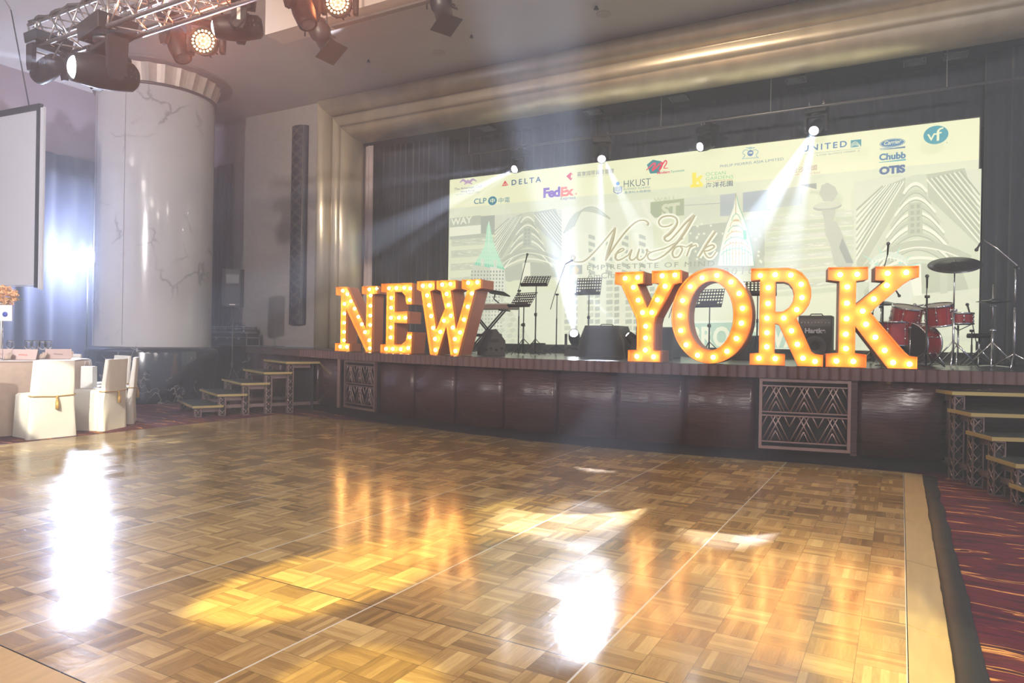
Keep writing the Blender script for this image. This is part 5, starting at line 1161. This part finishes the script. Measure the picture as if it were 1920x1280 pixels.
    st = thing('drum_stool', 'round black drum stool behind the kit', 'stool', base(1836, 12.9)); MB().lathe([(0, .42), (.16, .42), (.17, .45), (.16, .49), (0, .49)], 24).build('seat', plastic, st); MB().tube([(0, 0, .1), (0, 0, .43)], .014, 8).build('stand_pole', chrome, st); tripod(st, .25, spread=.22)
drums()
# folded white cloth and loose cables on the deck
p = atZ(1860, 688, STAGE_Z)
m = MB(); m.grid(lambda a, b: (p.x-.19+.38*a, p.y-.05+.16*b+.02*math.sin(a*5), STAGE_Z+.008+.012*abs(math.sin(a*math.pi))), 12, 4)
tag(m.build('folded_cloth', mat('white_cloth_flat', lin((190, 195, 185)), .7), solid=.012), 'flat folded white cloth lying on the stage deck near the right edge', 'cloth')
random.seed(21)
for k, (a, b, lab) in enumerate((((1000, 663), (1090, 660), 'black cable lying on the deck below the left music stands'), ((1640, 686), (1760, 684), 'black cable on the deck in front of the drum kit'), ((1770, 684), (1900, 686), 'black cable on the deck under the right boom stand'))):
    A = atZ(*a, STAGE_Z); B = atZ(*b, STAGE_Z); A.y = max(A.y, g(A.x)+.25); B.y = min(max(B.y, g(B.x)+.3), 12.5); A.y = min(A.y, 12.5); L_ = [A.lerp(B, i/14)+Vector((0, .12*math.sin(i*.9+k), .007)) for i in range(15)]
    tag(MB().tube(L_, .006, 5).build('stage_cable', mat('black_cable', None)), lab, 'cable', 'cables on the stage deck')
# ------------------------------------------------------------------ left side: loudspeaker on tripod, flight cases
def pa():
    x, y = -12.78, 10.32; t = thing('speaker_stand', 'black tripod speaker stand behind the left steps', 'speaker stand', (x, y, 0)); p = atY(430, 575, y)
    MB().tube([(0, 0, .3), (0, 0, p.z-.02)], .019, 8).build('pole', black, t); MB().tube([(0, 0, .75), (0, 0, .9)], .03, 8).build('collar', black, t)
    for k in range(3): a = 2*math.pi*k/3+.9; MB().tube([(0, 0, .8), (.42*math.cos(a), .42*math.sin(a), .012)], .013, 6).build('leg', black, t)
    s = thing('loudspeaker', 'black loudspeaker on the tripod stand in front of the stone wall', 'loudspeaker', (x, y, p.z), R_(46)); H = atY(430, 506, y).z-p.z
    W2 = .23
    pr = [(-W2, -.10), (-W2*.72, -.19), (W2*.72, -.19), (W2, -.10), (W2*.62, .19), (-W2*.62, .19)]
    MB().prism(pr, 0, H).build('cabinet', plastic, s, bevel=.02)
    MB().prism([(x_*.86, y_*1.0-.006) for x_, y_ in pr[:4]]+[(W2*.6, -.1), (-W2*.6, -.1)], .06, H*.58).build('grille', mat('speaker_grille', None), s)
    MB().prism([(-W2*.6, -.2), (W2*.6, -.2), (W2*.5, -.15), (-W2*.5, -.15)], H*.62, H*.86).build('horn', black, s, bevel=.01)
    MB().box((0, -.2, .04), (.12, .006, .018)).build('badge', mat('badge_pale', None), s)
    MB().tube([(0, .05, -.1), (0, .05, 0)], .024, 10).build('pole_socket', black, s)
    m = MB().tube([(.0, .12, .12), (.05, .16, -.15), (.02, .08, -.5), (.0, .03, -.95)], .007, 5)
    tag(m.build('speaker_cable', mat('black_cable', None), loc=(x, y, p.z)), 'thin black cable hanging from the loudspeaker down its stand', 'cable')
pa()
def case(px0, px1, py0, py1, Y, lab, n=2):
    a = atY(px0, 640, Y); b = atY(px1, 640, Y); z1 = atY(px0, py0, Y).z; z0 = STAGE_Z if py1 > 648 else atY(px0, py1, Y).z
    w_ = b.x-a.x; H = z1-z0; D_ = .42; t = thing('flight_case', lab, 'flight case', ((a.x+b.x)/2, Y+D_/2, z0), group='flight cases stacked beside the column')
    MB().box((0, 0, H/2), (w_-.02, D_-.02, H-.02)).build('body', mat('case_laminate', (.03, .03, .035), .4), t)
    m = MB()
    for sx in (-1, 1):
        for sy in (-1, 1): m.box((sx*(w_/2-.012), sy*(D_/2-.012), H/2), (.026, .026, H))
    for z in (.012, H-.012, H*.62):
        for sy in (-1, 1): m.box((0, sy*(D_/2-.008), z), (w_, .018, .024))
        for sx in (-1, 1): m.box((sx*(w_/2-.008), 0, z), (.018, D_, .024))
    m.build('edge_profile', alu, t)
    for sx in (-.3, .0, .3): MB().box((sx*w_, -D_/2-.004, H*.55), (.07, .012, .06)).build('latch', alu, t)
    m = MB()
    for sx in (-1, 1):
        for z in (.02, H-.02): m.sphere((sx*(w_/2-.02), -D_/2+.02, z), .03, 6)
    m.build('corner_ball', alu, t); return t
case(392, 462, 622, 650, 12.15, 'black flight case with aluminium edges standing on the stage end beside the column')
case(390, 456, 611, 622, 12.15, 'shallow black case lid with pale edges lying on top of the flight case')
c0 = atY(440, 606, 12.35); m = MB()
for k in range(4): m.tube([(c0.x+(.22-.02*k)*math.cos(i*.5), c0.y+(.13-.01*k)*math.sin(i*.5), c0.z-.01+.015*k) for i in range(14)], .014, 6)
tag(m.build('coiled_cable', mat('black_cable', None)), 'coil of black cable heaped on the flight cases', 'cable')
# ------------------------------------------------------------------ banquet table and covered chairs, far left
TC = Vector((-12.6, 5.55, 0)); TZ = 1.07
cloth = mat('champagne_damask', lin((196, 172, 152)), .55, var=.08, vscale=9, sheen=.3, bump=.2, bscale=40)
white = mat('ivory_chair_cloth', lin((228, 224, 212)), .6, var=.02, bump=.15, bscale=14, sheen=.2); goldc = mat('gold_cord', lin((196, 158, 72)), .4, .3)
t = thing('banquet_table', 'round banquet table at the left edge under the champagne cloth', 'table', TC)
MB().lathe([(0, 1.035), (1.39, 1.035), (1.39, 1.062), (0, 1.062)], 48).build('tabletop', mat('ply', lin((140, 110, 80)), .6), t)
for k in range(4): a = math.pi*k/2+.4; MB().tube([(.9*math.cos(a), .9*math.sin(a), 0), (.9*math.cos(a), .9*math.sin(a), 1.035)], .025, 8).build('leg', black, t)
def clothfn(a, b):
    an = 2*math.pi*a
    if b < .3: r = 1.41*b/.3; z = TZ
    else:
        f = (b-.3)/.7; r = 1.41+.025*min(1, f*6)+.10*f*(.55+.45*math.sin(an*13+1.5*math.sin(an*3)))*f; z = TZ-.012*min(1, f*8)-(TZ-.02)*f
    return (TC.x+r*math.cos(an), TC.y+r*math.sin(an), z)
m = MB(); m.grid(clothfn, 156, 16); tag(m.build('tablecloth', cloth), 'champagne patterned cloth draped to the carpet over the round table', 'tablecloth')
def chair_proto():
    c = thing('covered_chair', '', 'chair', (0, 0, 0), 0, 'chairs in ivory covers around the round table')
    # local: back panel at y=0 (outside faces -y), seat towards +y
    m = MB()
    def backf(a, b):
        # closed loop around the back panel, a around, b up
        w_ = .305-.035*b+.02*(1-b)*(1-b); th = .035+.03*(1-b)
        an = 2*math.pi*a; sx = math.copysign(abs(math.cos(an))**.35, math.cos(an)); sy = math.copysign(abs(math.sin(an))**.35, math.sin(an))
        z = 1.10*b; fold = .012*noise.noise(Vector((a*9, b*3, 1)))*(1.3-b)
        pinch = 1-.03*math.exp(-((z-.62)/.05)**2)
        lean = -.06*max(0, b-.4)/.6
        return (sx*w_*pinch, lean+sy*(th+fold)*pinch, z)
    m.grid(backf, 40, 26)
    m.add([tuple(backf(i/24, 1)) for i in range(24)], [tuple(range(24))])
    m.build('back_cover', white, c)
    m = MB()
    def seatf(a, b):
        an = 2*math.pi*a; sx = math.copysign(abs(math.cos(an))**.3, math.cos(an)); sy = math.copysign(abs(math.sin(an))**.3, math.sin(an))
        if b > .85: f = (1-b)/.15; z = .62+.012*(1-f*f); k = f
        else: f = b/.85; z = .62*f; k = 1+.10*(1-f)+.035*math.sin(an*6+2)*(1-f)*noise.noise(Vector((a*5, 0, 2)))*3
        return (sx*.255*k, .30+sy*.245*k, z)
    m.grid(seatf, 44, 22); m.build('seat_cover', white, c)
    m = MB(); pts = []
    for i in range(25):
        an = 2*math.pi*i/24; sx = math.copysign(abs(math.cos(an))**.35, math.cos(an)); sy = math.copysign(abs(math.sin(an))**.35, math.sin(an)); pts.append((sx*.297, -.012+sy*.062, .605-.015*(1-abs(sx))*(1 if sy < 0 else 0)))
    m.tube(pts, .008, 6); m.build('waist_cord', goldc, c)
    m = MB().sphere((.03, -.082, .575), .018, 6).tube([(.03, -.085, .56), (.03, -.09, .53)], [.014, .018], 8).tube([(.03, -.09, .53), (.032, -.092, .41)], [.02, .027], 10)
    m.build('tassel', goldc, c); return c
proto = chair_proto(); first = True
CH = [(-2, 'ivory covered chair with gold tassel at the left, nearest the dance floor edge, brightly lit'), (28, 'ivory covered chair with gold tassel, second one counted from the brightly lit chair'), (54, 'ivory covered chair seen almost edge-on, nearest the marble column'),
      (84, 'ivory covered chair whose top shows between the second chair and the edge-on chair'), (121, 'ivory covered chair back showing behind the table right of the menus'), (-32, 'ivory covered chair cut by the left edge of the picture')]
for an, lab in CH:
    a = R_(an); rr = 2.02; o = proto if first else copy_tree(proto); first = False
    put(o, (TC.x+rr*math.cos(a), TC.y+rr*math.sin(a), 0), a+math.pi/2, lab)
b = thing('gift_bag', 'white paper gift bag standing on the seat of the second ivory chair', 'bag', (-11.12, 6.30, .64), R_(28))
MB().box((0, 0, .17), (.19, .12, .34), taper=.96).build('bag_body', mat('white_paper', lin((225, 222, 216)), .6), b)
MB().tube([(-.04, -.05, .34), (-.03, -.05, .42), (.03, -.05, .42), (.04, -.05, .34)], .003, 5).build('cord_handle', mat('white_paper', None), b)
# table ware
glass = mat('clear_glass', (1, 1, 1), .02, trans=1.0, spec=.5)
def wineglass():
    w_ = thing('wine_glass', '', 'wine glass', group='wine glasses on the round table')
    MB().lathe([(0, .10), (.02, .105), (.038, .13), (.043, .165), (.038, .20), (.032, .215), (.031, .215), (.036, .198), (.041, .165), (.036, .132), (.018, .108), (0, .104)], 20).build('bowl', glass, w_)
    MB().tube([(0, 0, .004), (0, 0, .10)], .004, 6).build('stem', glass, w_); MB().lathe([(0, .005), (.033, .002), (.033, 0), (0, 0)], 20).build('foot', glass, w_); return w_
def onT(px, back=0.0):
    r = ray(px, 640); d = Vector((r.x, r.y)).normalized(); k = TC.x*d.x+TC.y*d.y+back; return Vector((d.x*k, d.y*k, TZ))
dz_ = [.2, .1, .45, .0, .3]
wp = wineglass(); first = True
for (px, py), lab in zip(((19.5, 658), (53, 660), (67, 657), (80, 661), (91, 659)), ('wine glass nearest the centrepiece pole, standing apart', 'wine glass second from the left, close before the menus', 'wine glass third from the left, slightly further back', 'wine glass fourth from the left', 'wine glass rightmost of the five, next to the last menu card')):
    q = onT(px, dz_.pop(0))
    o = wp if first else copy_tree(wp); first = False; put(o, (q.x, q.y, TZ+.002), 0, lab, scale=1.35)
menu = mat('blush_card', lin((205, 180, 172)), .6)
for (px, py), yw, lab, ink in (((47, 668), 40, 'folded blush menu card with red lettering behind the brightly lit chair', (214, 120, 104)), ((110, 665), 70, 'folded blush menu card with grey lettering near the right side of the table', (150, 130, 124)), ((5, 664), 20, 'folded blush menu card at the left edge of the picture', (180, 150, 140))):
    q = onT(px, {47: -.55, 110: -.15, 5: -.3}[px])
    c = thing('menu_card', lab, 'menu card', (q.x, q.y, TZ+.003), R_(yw), group='menu cards on the round table'); c.scale = (1.3,)*3
    MB().add([(-.14, -.05, 0), (.14, -.05, 0), (.14, 0, .12), (-.14, 0, .12), (.14, .05, 0), (-.14, .05, 0)], [(0, 1, 2, 3), (3, 2, 4, 5)]).build('card', menu, c, solid=.002)
    m = MB(); random.seed(int(px)); n_ = Vector((0, -.12, .05)).normalized()
    for i in range(9): x = -.05+i*.011; z = .05+.012*random.random(); y = -.05+.05*z/.12; m.box((x, y-.003, z), (.006, .002, .018))
    m.build('print', mat('ink_%d' % px, lin(ink), .6), c)
for (px, py), lab in (((14, 672), 'folded napkin fan by the left menu card'), ((80, 668), 'folded napkin fan behind the wine glasses'), ((130, 662), 'folded napkin fan at the right side of the table')):
    q = onT(px, {14: -.6, 80: -.25, 130: .3}[px])
    m = MB(); m.grid(lambda a, b: (q.x+(.03+.07*b)*math.cos(math.pi*a), q.y+(.03+.07*b)*math.sin(math.pi*a)*.5, TZ+.012+.10*b*math.sin(math.pi*a)**.5+.01*math.sin(a*30)*b), 26, 6)
    tag(m.build('napkin', cloth, solid=.003), lab, 'napkin', 'napkins on the round table')
# centrepiece
cx, cy = atY(5, 640, 5.6).x, 5.6
cp = thing('flower_centrepiece', 'tall flower centrepiece of peach blossom on a slim silver pole, cut by the left edge', 'centrepiece', (cx-.05, cy, TZ+.003)); zt = atY(5, 575, 5.6).z-TZ
MB().lathe([(0, 0), (.12, 0), (.12, .012), (.02, .03), (0, .03)], 24).build('foot', chrome, cp); MB().tube([(0, 0, .02), (0, 0, zt)], .012, 8).build('pole', mat('pale_metal', lin((225, 220, 210)), .3, .4), cp)
MB().lathe([(0, zt), (.05, zt), (.1, zt+.06), (.09, zt+.06), (0, zt+.02)], 20).build('bowl', chrome, cp)
random.seed(5); m = MB(); pm = mat('peach_petal', lin((252, 198, 140)), .6, var=.15, vscale=20)
for i in range(420):
    v = Vector((random.gauss(0, 1), random.gauss(0, 1), random.gauss(0, 1))).normalized()*(.21*(.55+.5*random.random())); v.z = v.z*.75+zt+.17; r = .022+.014*random.random()
    q = Quaternion(Vector((random.random(), random.random(), random.random())).normalized(), random.random()*6).to_matrix().to_4x4()
    m.add([(0, 0, 0), (r, .3*r, .2*r), (1.3*r, 0, .5*r), (r, -.3*r, .2*r), (0, 0, 0), (-r, .4*r, .3*r), (-1.3*r, 0, .5*r), (-r, -.4*r, .3*r), (0, r, .4*r), (.4*r, r*.6, .1*r), (0, -r, .4*r), (-.3*r, -.6*r, .1*r)], [(0, 1, 2, 3), (4, 5, 6, 7), (0, 9, 8), (0, 10, 11), (1, 9, 0), (5, 11, 0)], M=TR(v) @ q)
m.build('blossom', pm, cp)
m = MB()
for i in range(7): a = i*.9; m.tube([(.1*math.cos(a), .1*math.sin(a), zt+.1), (.22*math.cos(a), .22*math.sin(a), zt+.13), (.32*math.cos(a), .32*math.sin(a), zt+.08+.05*math.sin(i))], [.004, .006, .002], 5)
m.build('leaf_spray', mat('olive_leaf', lin((120, 116, 70)), .6), cp)
s = atY(10, 602, 5.45); sg = thing('table_sign', 'white table sign with a round blue emblem under the peach flowers', 'sign', (s.x, 5.42, TZ+.003), R_(34)); zs = s.z-TZ
MB().tube([(0, 0, 0), (0, 0, zs)], .005, 6).lathe([(0, 0), (.06, 0), (.06, .008), (0, .01)], 16).build('holder', chrome, sg)
MB().box((0, 0, zs+.12), (.26, .012, .24)).build('board', mat('sign_card', lin((225, 222, 225)), .5), sg)
MB().lathe([(0, -.008), (.038, -.008), (.038, -.0065)], 24, TR((.03, 0, zs+.10)) @ RX(0) @ Matrix.Rotation(-math.pi/2, 4, 'X') @ TR((0, 0, 0))).build('emblem', mat('emblem_blue', lin((60, 80, 170)), .5), sg)
# ------------------------------------------------------------------ haze
hz = bpy.data.materials.new('haze'); hz.use_nodes = True; nt = hz.node_tree
nt.nodes.remove(nt.nodes['Principled BSDF'])
vs_ = nt.nodes.new('ShaderNodeVolumeScatter'); vs_.inputs['Color'].default_value = (0.82, 0.89, 1, 1); vs_.inputs['Density'].default_value = 0.017; vs_.inputs['Anisotropy'].default_value = 0.35
nt.links.new(vs_.outputs[0], nt.nodes['Material Output'].inputs['Volume'])
hb = MB().box((-6.3, 6.3, 3.72), (22.4, 19.4, 7.55)).build('haze', hz)
tag(hb, 'thin theatrical haze filling the hall', 'haze', kind='stuff'); hb.display_type = 'WIRE'
